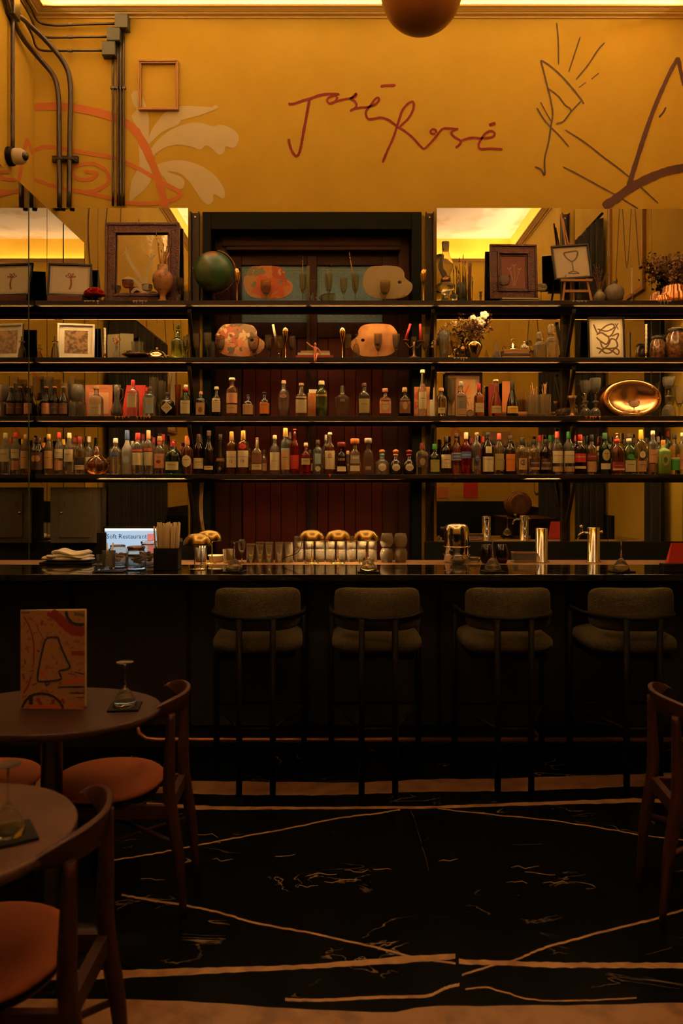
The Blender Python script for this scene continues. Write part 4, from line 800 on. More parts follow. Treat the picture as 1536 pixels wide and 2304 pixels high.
MB().tube([(0,0,.05),(.03,0,.02),(.075,.01,.008)], .004, 6).build('stem', mat('stem_green', (.05,.07,.02), .7), t)
# little stoppered bottle
t = thing('stoppered_vial', at(0, 250, 5.555), 'small clear vial with round stopper left of the carved frame', 'bottle')
Lathe([(.020,0),(.024,.01),(.022,.03),(.008,.045),(.007,.062)], 14).build('bottle_body', CL, t); MB().ball((0,0,.072), .010, 10, 6).build('stopper', CL, t)
# large carved frame holding an old mirror painted with flowers
fw_ = X(403,5.64)-X(236,5.64); fh = sz(0, 499, 5.64)
t = thing('carved_frame', at(0, 320, 5.655), 'large dark red carved frame around an old painted mirror', 'mirror')
c = MB()
for a_, b_ in ((0, .012), (.022, .022), (.060, .030), (.076, .016)):
    pass
def mframe(t, w, h, bands, m):
    for k_, (i0, i1, d0) in enumerate(bands):
        c = MB().box(-w/2+i0, w/2-i0, -d0, 0, i0, i1).box(-w/2+i0, w/2-i0, -d0, 0, h-i1, h-i0).box(-w/2+i0, -w/2+i1, -d0, 0, i1, h-i1).box(w/2-i1, w/2-i0, -d0, 0, i1, h-i1)
        c.build('frame_moulding', m, t, bevel=.003)
mframe(t, fw_, fh, [(0, .02, .030), (.02, .06, .022), (.06, .078, .030), (.078, .088, .014)], M['framer'])
mi = Box(-fw_/2+.088, fw_/2-.088, -.008, 0, .05, fh-.085).build('mirror_glass', mat('aged_mirror', (.62,.60,.52), .12, 1, bump=(9, .3)), t)
f_ = lambda x, z, off: Vector((x, -.0085-off, z))
mb = MB()
for i_, (p_, w2_) in enumerate([([(.03,.06),(.0,.18),(-.08,.30),(-.12,.38)], .022), ([(.04,.06),(.03,.2),(.06,.33)], .018), ([(.02,.06),(-.03,.16),(-.11,.20),(-.13,.15)], .022), ([(.02,.09),(-.04,.12),(-.08,.09)], .02), ([(-.12,.40),(-.15,.36)], .016), ([(-.11,.41),(-.09,.36)], .016), ([(-.12,.38),(-.12,.43)], .014), ([(.06,.33),(.03,.37)], .012), ([(.06,.33),(.09,.37)], .012), ([(.06,.33),(.06,.38)], .012)]):
    ribbon(mb, p_, w2_, f_, i_*.0001)
mb.build('painted_flowers', M['cream'], mi, label='cream flowers painted on the glass')
rot(t, math.radians(-2.5))
# urn with brushes
t = thing('pottery_urn', at(0, 366, 5.565), 'speckled clay urn in front of the carved mirror frame', 'vase'); H_ = sz(0, 597, 5.565); R_ = .074
Lathe([(.042,0),(.044,.006),(.022,.02),(.020,.05),(.030,.07),(.060,.10),(R_,.155),(R_*.98,.185),(.055,.215),(.036,.228),(.038,H_),(.032,H_),(.028,.225),(.01,.22)], 24).build('urn_body', mat('speckled_clay', (.50,.26,.12), .6, noise=(26, (.22,.10,.05), .5, .62)), t)
def brush(base, top, r=.003, label='paint brush', col='goldw', kind='b', group=None):
    base, top = Vector(base), Vector(top); d = top-base; t = thing('paint_brush', base, label, 'brush', group)
    MB().tube([(0,0,0), d*.5, d*.8], [r*.7, r*1.1, r*.8], 6).build('handle', M[col], t)
    MB().tube([d*.8, d*.87], [r*.9, r*1.0], 6).build('ferrule', M['chrome'], t)
    MB().tube([d*.87, d*.95, d], [r*1.1, r*1.3, r*.2], 6).build('bristles', M['dstick' if kind == 'b' else 'rope'], t)
b0 = at(0, 366, 5.565)+Vector((0, 0, .225))
for i_, (px, tp) in enumerate([(350,520),(356,545),(362,560),(368,548),(372,566),(376,553),(381,545),(384,556)]):
    brush(b0+Vector((random.uniform(-.012,.012), random.uniform(-.01,.01), 0)), (X(px,5.56), 5.565+random.uniform(-.02,.02), Z(tp,5.565)), .0032, ['leftmost','second from left','third from left','middle left','middle right','third from right','second from right','rightmost'][i_]+' brush in the speckled clay urn', ['goldw','copper','lightwood'][i_ % 3], group='brushes in the clay urn')
# globe
t = thing('terrestrial_globe', at(0, 481, 5.60), 'green and orange desk globe at the left end above the door', 'globe')
gr = 45*5.6/F; gz = Z(612,5.6)-SZ[0]
Lathe([(.060,0),(.060,.006),(.030,.012),(.010,.02),(.009,gz-gr-.012)], 20).build('base', M['bronze'], t)
g_ = MB().ball((0,0,0), gr, 40, 24).build('map_sphere', M['globe_land'], t, loc=(0,0,gz)); g_.rotation_euler = (.3,.4,0)
MB().tube([(math.cos(a_)*(gr+.012), 0, gz+math.sin(a_)*(gr+.012)) for a_ in [math.radians(-95+i_*11) for i_ in range(17)]], .0045, 8).build('meridian_arm', M['bronze'], t)
MB().ball((-gr-.006,0,gz+.02), .008, 8, 6).build('pivot_knob', M['bronze'], t)
# palettes
def pal_outline(pxl):
    return smooth([Vector(p) for p in pxl], 6)
PAL = [(0,.45),(.04,.75),(.16,.96),(.34,1.0),(.60,1.0),(.76,.94),(.84,.80),(.85,.66),(.90,.57),(1.0,.44),(.99,.25),(.88,.08),(.70,0),(.40,.0),(.20,.04),(.07,.18)]
def palette(si, x0, x1, top, bot, mirror_, m, label, gname, D=5.61, extra=None):
    w, h = X(x1,D)-X(x0,D), Z(top,D)-Z(bot,D); z0 = Z(bot,D)-SZ[si]
    pts = [((a-.5)*w*(-1 if mirror_ else 1), b*h) for a, b in PAL]
    o = [tuple(p) for p in smooth([Vector(p) for p in pts+[pts[0]]], 5)][:-1]
    hx, hz = (.25 if not mirror_ else -.25)*w, .50*h
    hole = [(hx+math.cos(a)*.014, hz+math.sin(a)*.012) for a in [i*math.pi/8 for i in range(16)]]
    v, f = fill([o, hole], .007)
    t = thing('artist_palette', (X((x0+x1)/2,D), D, SZ[si]+.0005), label, 'palette', gname)
    MB().add([(a[0], a[2], z0+a[1]) for a in v], f).build('painted_board', m, t)
    c = MB()
    for sx in (-.16, .16): 
        MB().tube([(sx*w, .06, .003), (sx*w, -.025, .003), (sx*w, -.028, .022)], .0018, 6).build('stand_wire', M['blackm'], t)
    t.rotation_euler = (math.radians(-3), 0, 0)
    return t
camo_c = [(.62,.24,.06),(.66,.36,.13),(.45,.08,.03),(.16,.14,.06),(.60,.34,.13),(.60,.12,.03),(.55,.30,.12)]
palette(0, 547, 658, 597, 672, False, patches('palette_camouflage', camo_c, 9, .5, .9), 'large palette with orange, red and green camouflage paint on the top shelf', 'painted palettes over the door')
palette(0, 815, 927, 597, 672, False, patches('palette_beige', [(.40,.33,.16),(.38,.31,.15),(.24,.14,.06),(.42,.34,.17)], 4, .6, .9), 'large beige palette with brown lower paint on the top shelf', 'painted palettes over the door')
palette(1, 484, 594, 728, 802, False, patches('palette_mosaic', [(.60,.22,.09),(.26,.17,.09),(.66,.40,.22),(.45,.12,.06),(.62,.45,.26),(.58,.25,.14),(.12,.09,.05)], 20, .5, .7), 'palette covered in pink and brown paint blobs on the second shelf', 'painted palettes over the door')
palette(1, 789, 897, 728, 802, True, mat('palette_gilt', (.62,.30,.10), .5, noise=(7, (.38,.15,.05), .42, .62), bump=(30, .2)), 'orange gold palette with its thumb notch to the left', 'painted palettes over the door')
# brushes in goblets
brush(at(0,681,5.57)+Vector((0,0,.07)), (X(681,5.57), 5.57, Z(575,5.57)), .0022, 'thin pink handled brush upright in a goblet left of door centre', 'lightwood')
brush(at(0,738,5.57)+Vector((0,0,.07)), (X(736,5.57), 5.57, Z(597,5.57)), .0025, 'short brush in the middle goblet, left of the pair', 'goldw')
brush(at(0,741,5.57)+Vector((0,0,.07)), (X(746,5.57), 5.575, Z(593,5.57)), .0025, 'short brush in the middle goblet, right of the pair', 'dstick')
brush(at(0,800,5.57)+Vector((0,0,.07)), (X(785,5.57), 5.57, Z(566,5.57)), .0042, 'long golden brush leaning left from a goblet', 'goldw')
# oil lamp
t = thing('oil_lamp', at(0, 1002, 5.58), 'clear glass oil lamp with tall chimney at the left edge of the right mirror', 'lamp'); H_ = sz(0,545,5.58)
Lathe([(.062,0),(.064,.006),(.03,.02),(.022,.05),(.03,.08),(.068,.10),(.070,.125),(.04,.145),(.03,.148)], 26).build('glass_font', CL, t)
Lathe([(.030,.148),(.034,.155),(.034,.175),(.022,.18),(.022,.19)], 16).build('burner', M['bronze'], t)
Lathe([(.028,.19),(.030,.20),(.056,.26),(.054,.29),(.030,.34),(.024,.37),(.028,H_),(.0265,H_),(.0225,.37),(.0285,.34),(.0525,.29),(.0545,.26),(.0285,.20),(.0265,.19)], 24, cap=False).build('chimney', CL, t)
# brush jar and stick bundle
t = thing('glass_jar', at(0, 1037, 5.58), 'blue grey glass jar holding brushes beside the oil lamp', 'jar')
Lathe([(.032,0),(.036,.01),(.036,.13),(.030,.14),(.028,.14),(.033,.13),(.033,.012),(.01,.01)], 20).build('jar_body', G['blue'], t)
for i_, (px, tp) in enumerate([(1024,595),(1033,577),(1042,570),(1047,584),(1030,608)]):
    brush(at(0,1037,5.58)+Vector((random.uniform(-.015,.015), 0, .02)), (X(px,5.58), 5.58+random.uniform(-.02,.02), Z(tp,5.58)), .003, ['left tilted','middle left','middle right','right','short leftmost'][i_]+' dark brush in the blue grey jar by the oil lamp', 'dstick', group='brushes in the blue grey jar')
t = thing('stick_bundle', at(0, 1056, 5.60), 'upright bundle of thin dark brown sticks beside the brush jar', 'sticks')
mb = MB()
for i_ in range(26):
    a_ = random.random()*6.28; r_ = random.random()*.032; mb.tube([(math.cos(a_)*r_, math.sin(a_)*r_*.6, 0), (math.cos(a_)*r_*1.2+random.uniform(-.008,.008), math.sin(a_)*r_*.6, random.uniform(.16,.30))], .0024, 5)
mb.build('sticks', M['dstick'], t)['kind'] = 'stuff'
t = thing('glass_pebble_bowl', at(0, 1022, 5.545), 'small moulded clear glass hanging over the front edge of the top shelf', 'ornament')
MB().ball((0,0,.03), .03, 10, 6, (1.2,.7,.9)).build('glass_body', CL, t, label='clear moulded glass')
# candle stick small brown
def candlestick(si, px, top, bot_h, m, label, D=5.58, candle=None, cw=.0055, r=.022, twist=False, lean=0):
    t = thing('candlestick', at(si, px, D), label, 'candlestick'); H = sz(si, top, D)
    Lathe([(r,0),(r,.004),(.008,.012),(.006,bot_h*.5),(.010,bot_h*.6),(.006,bot_h*.8),(.013,bot_h),(.010,bot_h)], 16).build('holder', m, t)
    if candle:
        mb = MB()
        if twist: mb.lathe([(cw*(1+.12*math.sin(z*1.0)), bot_h+(H-bot_h)*.93*z/40) for z in range(41)], 10)
        else: mb.lathe([(cw,bot_h),(cw,H*.985),(cw*.5,H)], 12)
        t2 = mb.build('candle', candle, None, loc=t.location); tag(t2, label.split(' with')[0].replace('candlestick', 'candle')+' standing in its holder', 'candle')
        MB().tube([(0,0,H*.92),(0,0,H)], .001, 5).build('wick', M['blackm'], t2)
candlestick(0, 1081, 648, .08, M['dstick'], 'short dark turned candlestick without candle left of the red frame')
candlestick(0, 1421, 598, .065, M['bronze'], 'twisted pale candlestick with bronze foot on the top shelf', candle=M['wax'], twist=True)
candlestick(1, 236, 734, .045, M['copperp'], 'twisted white candlestick with copper foot right of the white frame', candle=M['wax'], cw=.008, twist=True)
candlestick(1, 1453, 725, .05, M['brass'], 'twisted ivory candlestick with brass foot at right of the loops drawing', candle=M['wax'], cw=.008, twist=True)
# dark red framed flower relief on books
zb = .034
for k_, (hgt, m_, lab) in enumerate([(.016, 'darkbook', 'thin dark book lying lowest under the red framed picture'), (.016, 'tanbook', 'thin tan edged book directly under the red framed picture')]):
    t = thing('hardback_book', at(0, 1166, 5.60)+Vector((0, 0, .0165*k_)), lab, 'book', rz=.03*k_)
    Box(-.135, .135, -.055, .075, 0, hgt).build('cover', M['darkbook'], t, bevel=.002); Box(-.131, .131, -.057, .06, .003, hgt-.003).build('pages', M['white2'], t)
fw_ = X(1208,5.63)-X(1101,5.63); fh = Z(549,5.63)-SZ[0]-zb
t = thing('framed_relief', at(0, 1155, 5.635)+Vector((0, 0, zb+.001)), 'dark red carved frame with a small flower picture standing on books', 'picture')
mframe(t, fw_, fh, [(0, .015, .026), (.015, .055, .018), (.055, .07, .026), (.07, .085, .012)], M['framer'])
p = Box(-fw_/2+.085, fw_/2-.085, -.006, 0, .085, fh-.085).build('picture', mat('dark_red_ground', (.16,.035,.02), .5), t)
mb = MB(); f_ = lambda x, z, off: Vector((x, -.0064-off, z))
for i_, (p_, w2_) in enumerate([([(.0,.10),(-.01,.17),(-.03,.23)], .005), ([(.005,.10),(.01,.19),(.005,.25)], .005), ([(.01,.10),(.03,.17),(.045,.22)], .005), ([(-.045,.235),(-.03,.225),(-.015,.24)], .009), ([(-.01,.262),(.005,.25),(.02,.262)], .009), ([(.03,.232),(.045,.222),(.058,.236)], .009)]): ribbon(mb, p_, w2_, f_, i_*.0001)
mb.build('painted_flowers', M['tanbook'], p)
rot(t, math.radians(-4), 0, math.radians(2))
# easel with framed goblet drawing
t = thing('table_easel', at(0, 1290, 5.585), 'small pine tabletop easel carrying the goblet drawing', 'easel'); D = 5.585
mb = [ [(-.085,-.02,0),(-.06,-.005,.20)], [(.125,-.02,0),(.085,-.005,.20)], [(-.05,.02,.20),(-.062,.04,.62)], [(.03,.085,0),(-.02,.04,.52)] ]
for q_ in mb[:2]: MB().tube(q_, .0095, 4).build('leg', M['lightwood'], t)
MB().tube([(-.03,.045,.34),(-.075,.055,Z(482,5.63)-SZ[0])], .008, 4).build('mast', M['lightwood'], t)
MB().tube([(-.005,.045,.34),(-.062,.055,Z(492,5.63)-SZ[0])], .006, 4).build('mast', M['lightwood'], t)
MB().tube([(.03,.085,0),(-.02,.05,.45)], .007, 4).build('leg', M['lightwood'], t)
MB().box(-.10,.125,-.035,-.005,.150,.166).build('tray', M['lightwood'], t); MB().box(-.075,.105,-.02,-.008,.075,.092).build('crossbar', M['lightwood'], t)
MB().box(-.085,.135,-.03,-.012,.0,.014).build('crossbar', M['lightwood'], t)
t = thing('framed_drawing', at(0, 1283, 5.585)+Vector((.018, -.008, .167)), 'black framed charcoal goblet drawing leaning on the pine easel', 'picture')
p, a, z0, z1 = frame(t, .272, .262, .013, .018, M['frameb'], M['cream'], 'drawing', M['white2'], .010)
g2 = [([(-.05,.205),(-.035,.17),(-.012,.145),(.004,.135),(.03,.15),(.048,.18),(.05,.21),(.01,.212),(-.05,.205)], .012), ([(.004,.135),(.006,.10),(.006,.062)], .008), ([(.006,.062),(-.03,.048),(.045,.042),(.006,.062)], .009)]
stroke2(p, g2, mat('charcoal', (.12,.09,.055), .9), 'goblet_drawing')
rot(t, math.radians(-10), math.radians(-4), math.radians(0))
# vases
t = thing('bud_vase', at(0, 1348, 5.58), 'small grey vase holding a dried sprig left of the ribbed vase', 'vase')
Lathe([(.022,0),(.04,.02),(.043,.045),(.025,.075),(.016,.085),(.020,.095),(.016,.095),(.012,.085),(.01,.08)], 18).build('vase_body', mat('grey_stoneware', (.20,.17,.11), .6), t)
def sprig(base, n_, spread, h0, h1, m, name, label, leaf=.006, cat='dried flowers', fl=None, nl=10, kind='stuff', fm=None):
    t = thing(name, base, label, cat)
    mb = MB(); lb = MB()
    for i_ in range(n_):
        a_ = random.random()*6.28; s_ = random.random()**.6*spread; h_ = random.uniform(h0, h1)
        tip = Vector((math.cos(a_)*s_, math.sin(a_)*s_*.35, h_)); mid = tip*.5+Vector((0,0,h_*.12)); mb.tube([(0,0,-.04), mid, tip], .0011, 4)
        for j_ in range(nl):
            q = mid.lerp(tip, (j_+1)/nl)+Vector([random.uniform(-1,1)*leaf*2 for _ in range(3)]); r_ = leaf*random.uniform(.6,1.3)
            d1 = Vector([random.uniform(-1,1) for _ in range(3)]).normalized()*r_; d2 = d1.cross(Vector([random.uniform(-1,1) for _ in range(3)])).normalized()*r_*.6
            lb.add([q-d1, q-d2+d1*.1, q+d1, q+d2+d1*.1], [(0,1,2,3)])
    mb.build('stems', M['dstick'], t)['kind'] = 'stuff'; lb.build('petals', m, t)['kind'] = 'stuff'
    return t
sprig(at(0,1348,5.58)+Vector((0,0,.095)), 22, .075, .05, .19, M['dried'], 'dried_sprig', 'wispy dried sprig in the small grey vase', .004)
t = thing('ribbed_vase', at(0, 1381, 5.57), 'ribbed grey brown ceramic vase with a narrow neck', 'vase')
Lathe([(.045,0),(.058,.02),(.069,.06),(.066,.09),(.045,.118),(.020,.130),(.018,.140),(.026,.15),(.022,.15),(.014,.14),(.01,.12)], 48, flute=.03, nf=16).build('vase_body', mat('grey_stoneware2', (.16,.13,.09), .45), t)
# copper moulds and hydrangeas on the right end of the top shelf
for k_, (px, D, r_, h_, lab) in enumerate([(1490, 5.56, .055, .055, 'small copper cake mould in front on the top shelf'), (1516, 5.62, .10, .15, 'large fluted copper mould at the right end of the top shelf')]):
    t = thing('copper_mould', at(0, px, D), lab, 'mould')
    Lathe([(r_,0),(r_*1.02,.004),(r_*.98,h_*.45),(r_*.78,h_*.55),(r_*.74,h_*.8),(r_*.5,h_*.95),(r_*.25,h_),(r_*.1,h_*.8)], 72, flute=.06, nf=18).build('fluted_shell', M['copper'], t)
sprig(at(0,1522,5.655)+Vector((0,0,.14)), 60, .20, .04, .24, M['dried'], 'dried_hydrangea', 'large bunch of brown dried hydrangeas above the copper moulds', .013, nl=22)
# ---- second shelf
fw_ = .268; fh = Z(728,5.62)-SZ[1]
t = thing('framed_print', at(1, 171, 5.62), 'white framed sepia street print leaning at the left end', 'picture')
p, a, z0, z1 = frame(t, fw_-.01, fh, .014, .022, M['white'], M['painting'], 'print', M['white'], .034)
rot(t, math.radians(-6), 0, math.radians(10))
def statuette(pos, label, m, h):
    t = thing('crystal_decanter', pos, label, 'decanter')
    Lathe([(.026,0),(.030,.01),(.022,h*.45),(.012,h*.6),(.010,h*.72),(.022,h*.76),(.020,h*.8),(.008,h*.84),(.010,h)], 12, flat=True).build('bottle_body', m, t)
statuette(at(1,124,5.575), 'dark bell shaped crystal decanter left of the white frame', SM, .16)
t = thing('open_box_book', at(1, 270, 5.64), 'pale grey green book standing open behind the candle', 'book')
MB().box(-.095, 0, -.012, 0, 0, .19, Matrix.Rotation(-.25,4,'Z')).build('cover', mat('grey_green_cloth', (.26,.24,.14), .8), t); MB().box(0, .095, -.012, 0, 0, .195, Matrix.Rotation(.25,4,'Z')).build('cover', MATS['grey_green_cloth'], t)
t = thing('bud_vase', at(1, 262, 5.565), 'small clear glass bud vase with dried blossoms on the second shelf', 'vase')
Lathe([(.022,0),(.025,.008),(.018,.04),(.008,.075),(.010,.09),(.008,.09),(.006,.075),(.004,.07)], 14).build('vase_body', CL, t)
sprig(at(1,262,5.565)+Vector((0,0,.09)), 8, .025, .03, .065, M['orange'], 'dried_blossoms', 'orange dried blossoms in the small bud vase', .009, nl=4)
t = thing('scalloped_dish', at(1, 312, 5.57), 'low scalloped brass dish under the crystal tumbler', 'dish')
Lathe([(.05,0),(.055,.004),(.095,.018),(.118,.026),(.115,.029),(.09,.021),(.05,.008),(.01,.008)], 60, flute=.03, nf=14).build('dish_body', M['brass'], t)
o = glassy('tumbler', at(1,309,5.57)+Vector((0,0,.0205)), .10, .043, CL, 'crystal tumbler standing in the scalloped brass dish')
t = thing('seed_pods', at(1, 287, 5.555)+Vector((0,0,.026)), 'dried leaves lying in the brass dish', 'dried leaves')
mb = MB()
for i_ in range(40):
    q = Vector((random.uniform(-.03,.03), random.uniform(-.02,.02), random.uniform(0,.03))); d1 = Vector([random.uniform(-1,1) for _ in range(3)])*.012; d2 = Vector([random.uniform(-1,1) for _ in range(3)])*.009; mb.add([q-d1,q-d2,q+d1,q+d2], [(0,1,2,3)])
mb.build('leaf_pile', M['dried'], t)['kind'] = 'stuff'
t = thing('brass_cloche', at(1, 353, 5.565), 'small domed brass butter dish with a knob', 'dish')
Lathe([(.078,0),(.080,.004),(.070,.006),(.066,.025),(.045,.050),(.015,.060),(.008,.062)], 24).build('dome_lid', M['brassp'], t); MB().ball((0,0,.072), .011, 10, 6).build('knob', M['brassp'], t)
MB().ball((0,0,sz(1,736,5.553)), .016, 12, 8, (1,1,1.1)).build('stopper', G['lime'], [o for o in bpy.data.objects if o.name.startswith('glass_decanter')][0])
# leaning cream candle in golden goblet
t = thing('taper_candle', (X(623,5.56), 5.56, SZ[1]+.085), 'thick cream candle leaning out of the golden goblet', 'candle')
MB().tube([(0,0,0), (X(614,5.56)-X(623,5.56), 0, Z(730,5.56)-SZ[1]-.085)], [.009,.009], 12).build('candle_body', M['wax'], t); MB().tube([(X(614,5.56)-X(623,5.56), 0, Z(730,5.56)-SZ[1]-.085), (X(613.5,5.56)-X(623,5.56), 0, Z(728,5.56)-SZ[1]-.085)], .001, 5).build('wick', M['blackm'], t)
sprig(at(1,494,5.59)+Vector((0,0,.155)), 6, .02, .01, .03, M['dried'], 'dried_blossoms', 'golden dried blossom on top of a goblet by the mosaic palette', .009, nl=4)
# books and mannequin
z_ = 0
for k_, (x0, x1, hh, m_, lab) in enumerate([(666,749,.022,'redbook','red book at the bottom of the small stack above the door'),(670,742,.019,'cream','cream book in the middle of the small stack'),(677,741,.014,'tanbook','tan book on top of the small stack')]):
    t = thing('small_book', at(1, (x0+x1)/2, 5.60)+Vector((0,0,z_)), lab, 'book', 'three books stacked under the pink mannequin'); w2 = (X(x1,5.6)-X(x0,5.6))/2
    Box(-w2, w2, -.05, .05, 0, hh).build('cover', M[m_], t, bevel=.002); Box(-w2+.003, w2+.001, -.047, .047, .003, hh-.003).build('pages', M['white2'], t); z_ += hh+.0004
t = thing('artist_mannequin', at(1, 709, 5.532)+Vector((0,0,.012)), 'small pink jointed mannequin sitting on the shelf edge, arm raised', 'mannequin')
MB().ball((0,0,.085), .011, 12, 8, (.9,.9,1.2)).build('head', M['pink'], t)
MB().tube([(0,0,.0),(0,0,.012),(0,0,.035),(0,0,.060),(0,0,.072)], [.012,.014,.010,.015,.005], 10).build('torso', M['pink'], t)
for nm_, pts_, r_ in [('arm', [(-.012,0,.062),(-.035,-.005,.075),(-.062,-.008,.100)], [.006,.005,.003]), ('arm', [(.012,0,.060),(.030,-.005,.040),(.036,-.012,.012)], [.006,.005,.003]), ('leg', [(-.007,0,.004),(-.004,-.045,.006),(-.004,-.047,-.04),(.006,-.055,-.048)], [.008,.007,.005,.004]), ('leg', [(.007,0,.004),(.016,-.045,.010),(.004,-.050,-.030),(.012,-.058,-.040)], [.008,.007,.005,.004])]:
    MB().tube(pts_, r_, 8).build(nm_, M['pink'], t)
# candelabra
t = thing('candelabra', at(1, 931, 5.565), 'brass two armed candelabra on the second shelf holding red candles', 'candelabra')
Lathe([(.052,0),(.055,.005),(.02,.014),(.008,.03),(.010,.06),(.007,.09),(.011,.12)], 18).build('stem_base', M['bronze'], t)
red_c = [(912,765,923,729),(946,767,945,729)]
for k_, (xb, yb, xt_, yt_) in enumerate(red_c):
    dx = X(xb,5.565)-X(931,5.565); zz = Z(yb,5.565)-SZ[1]
    MB().tube([(0,0,.095),(dx*.5,0,.078),(dx,0,zz-.02),(dx,0,zz-.012)], .004, 6).build('arm', M['bronze'], t)
    Lathe([(.008,zz-.015),(.026,zz-.004),(.024,zz),(.010,zz-.003)], 16, c=(dx,0,0)).build('drip_cup', M['bronze'], t)
    c_ = thing('red_candle', (X(xb,5.565), 5.565, SZ[1]+zz+.0005), ['red candle leaning right in the left arm of the candelabra','upright red candle in the right arm of the candelabra'][k_], 'candle', 'red candles in the candelabra')
    tip = Vector((X(xt_,5.565)-X(xb,5.565), 0, Z(yt_,5.565)-SZ[1]-zz)); MB().tube([(0,0,0), tip], [.0095,.009], 12).build('candle_body', M['waxr'], c_); MB().tube([tip, tip*1.05], .0012, 5).build('wick', M['blackm'], c_)
# vases with bouquet
t = thing('ribbed_glass_vase', at(1, 998, 5.57), 'tall clear ribbed glass vase below the drooping dried flowers', 'vase')
Lathe([(.028,0),(.030,.01),(.034,.10),(.042,sz(1,745,5.57)),(.039,sz(1,745,5.57)),(.031,.10),(.02,.012)], 36, flute=.03, nf=12).build('vase_body', CL, t)
for px, r_, h_, lab in [(1041,.036,.115,'small brass jug left of the round gold vase'),(1066,.060,.140,'round shiny gold vase holding the dried bouquet')]:
    t = thing('brass_vase', at(1, px, 5.575 if r_ > .05 else 5.62), lab, 'vase')
    Lathe([(r_*.42,0),(r_*.45,.005),(r_*.62,h_*.2),(r_*.98,h_*.58),(r_,h_*.70),(r_*.8,h_*.86),(r_*.36,h_*.94),(r_*.36,h_*.97),(r_*.5,h_),(r_*.46,h_),(r_*.3,h_*.95)], 26).build('vase_body', M['brassp'], t)
    MB().tube([(-r_*.4,0,h_*.95),(-r_*.9,0,h_*1.08),(-r_*1.15,0,h_*.9),(-r_*.98,0,h_*.62)], .004, 6).build('handle', M['brassp'], t)
bq = at(1,1062,5.575)+Vector((0,0,.14))
sprig(bq, 40, .15, .03, .15, M['dried'], 'dried_bouquet', 'mixed dried bouquet with white blossoms in the gold vase', .010, nl=12)
bt = [o for o in bpy.data.objects if o.name.startswith('dried_bouquet')][0]
lb = MB()
for i_ in range(46):
    t_ = i_/45; a_ = 3.3-t_*.1; q = Vector((-.10-.19*t_, -.02, .10-.16*t_**2+.03*math.sin(t_*3)))
    for j_ in range(4):
        qq = q+Vector([random.uniform(-.014,.014) for _ in range(3)]); d1 = Vector([random.uniform(-1,1) for _ in range(3)])*.009; d2 = Vector([random.uniform(-1,1) for _ in range(3)])*.007; lb.add([qq-d1,qq-d2,qq+d1,qq+d2], [(0,1,2,3)])
lb.build('drooping_garland', M['rope'], bt)['kind'] = 'stuff'
for (px, py, s_) in [(1089,709,.026),(1083,727,.022),(1064,715,.018),(1077,718,.015)]:
    mb = MB(); c_ = W(px,py,5.55)-bq
    for k_ in range(5):
        a_ = k_*1.256; mb.ball((c_.x+math.cos(a_)*s_*.7, c_.y, c_.z+math.sin(a_)*s_*.6), s_*.62, 8, 6, (1,.35,1))
    mb.build('blossom', M['petalw'], bt, label='white blossom')
lb = MB()
for i_ in range(70):
    q = W(random.uniform(1020,1108), random.uniform(700,745), 5.58)-bq; d1 = Vector([random.uniform(-1,1) for _ in range(3)])*.016; d2 = Vector([random.uniform(-1,1) for _ in range(3)])*.012; lb.add([q-d1,q-d2,q+d1,q+d2], [(0,1,2,3)])
lb.build('dark_leaves', M['driedd'], bt)['kind'] = 'stuff'
# book stack right with bell and figurine
z_ = 0
for k_, (x0, x1, hh, m_, lab) in enumerate([(1126,1188,.017,'tanbook','bottom book of the tan stack under the brass bell'),(1124,1190,.017,'darkbook','second book from the bottom of the tan stack'),(1130,1186,.015,'tanbook','third book from the bottom of the tan stack'),(1129,1188,.015,'goldw','top book of the tan stack under the brass bell')]):
    t = thing('small_book', at(1, (x0+x1)/2, 5.60)+Vector((0,0,z_)), lab, 'book', 'four books stacked under the brass bell'); w2 = (X(x1,5.6)-X(x0,5.6))/2
    Box(-w2, w2, -.05, .05, 0, hh).build('cover', M[m_], t, bevel=.002); Box(-w2+.003, w2+.001, -.047, .047, .003, hh-.003).build('pages', M['white2'], t); z_ += hh+.0004
t = thing('brass_bell', at(1, 1153, 5.585)+Vector((0,0,z_)), 'small brass bell with a loop handle on the tan books', 'bell')
Lathe([(.034,0),(.034,.004),(.022,.012),(.016,.035),(.006,.045),(.004,.055)], 18).build('bell_body', M['brassp'], t); MB().tube([(math.cos(a_)*.012,0,.066+math.sin(a_)*.014) for a_ in [i_*math.pi/6 for i_ in range(12)]], .003, 6, closed=True).build('loop_handle', M['brassp'], t)
t = thing('white_figurine', at(1, 1179, 5.58)+Vector((0,0,z_)), 'small white jointed figurine crouching on the tan books', 'figurine')
MB().ball((0,0,.055), .008, 10, 6).build('head', M['white'], t); MB().tube([(.006,0,.01),(.002,0,.03),(0,0,.045)], [.012,.010,.006], 8).build('torso', M['white'], t)
for s_ in (-1, 1): MB().tube([(0,0,.04),(s_*.02,0,.028),(s_*.024,0,.006)], [.005,.004,.003], 6).build('arm', M['white'], t); MB().tube([(.004,0,.014),(s_*.022+.006,-.01,.022),(s_*.018+.01,-.01,.002)], [.006,.005,.004], 6).build('leg', M['white'], t)
t = thing('glass_pyramid', at(1, 1135, 5.545), 'small clear glass pyramid leaning by the tan books', 'ornament')
Lathe([(.045,0),(.043,.004),(.001,.13)], 4, flat=True).build('glass_body', CL, t, label='clear glass faces')
t.location.x -= .06
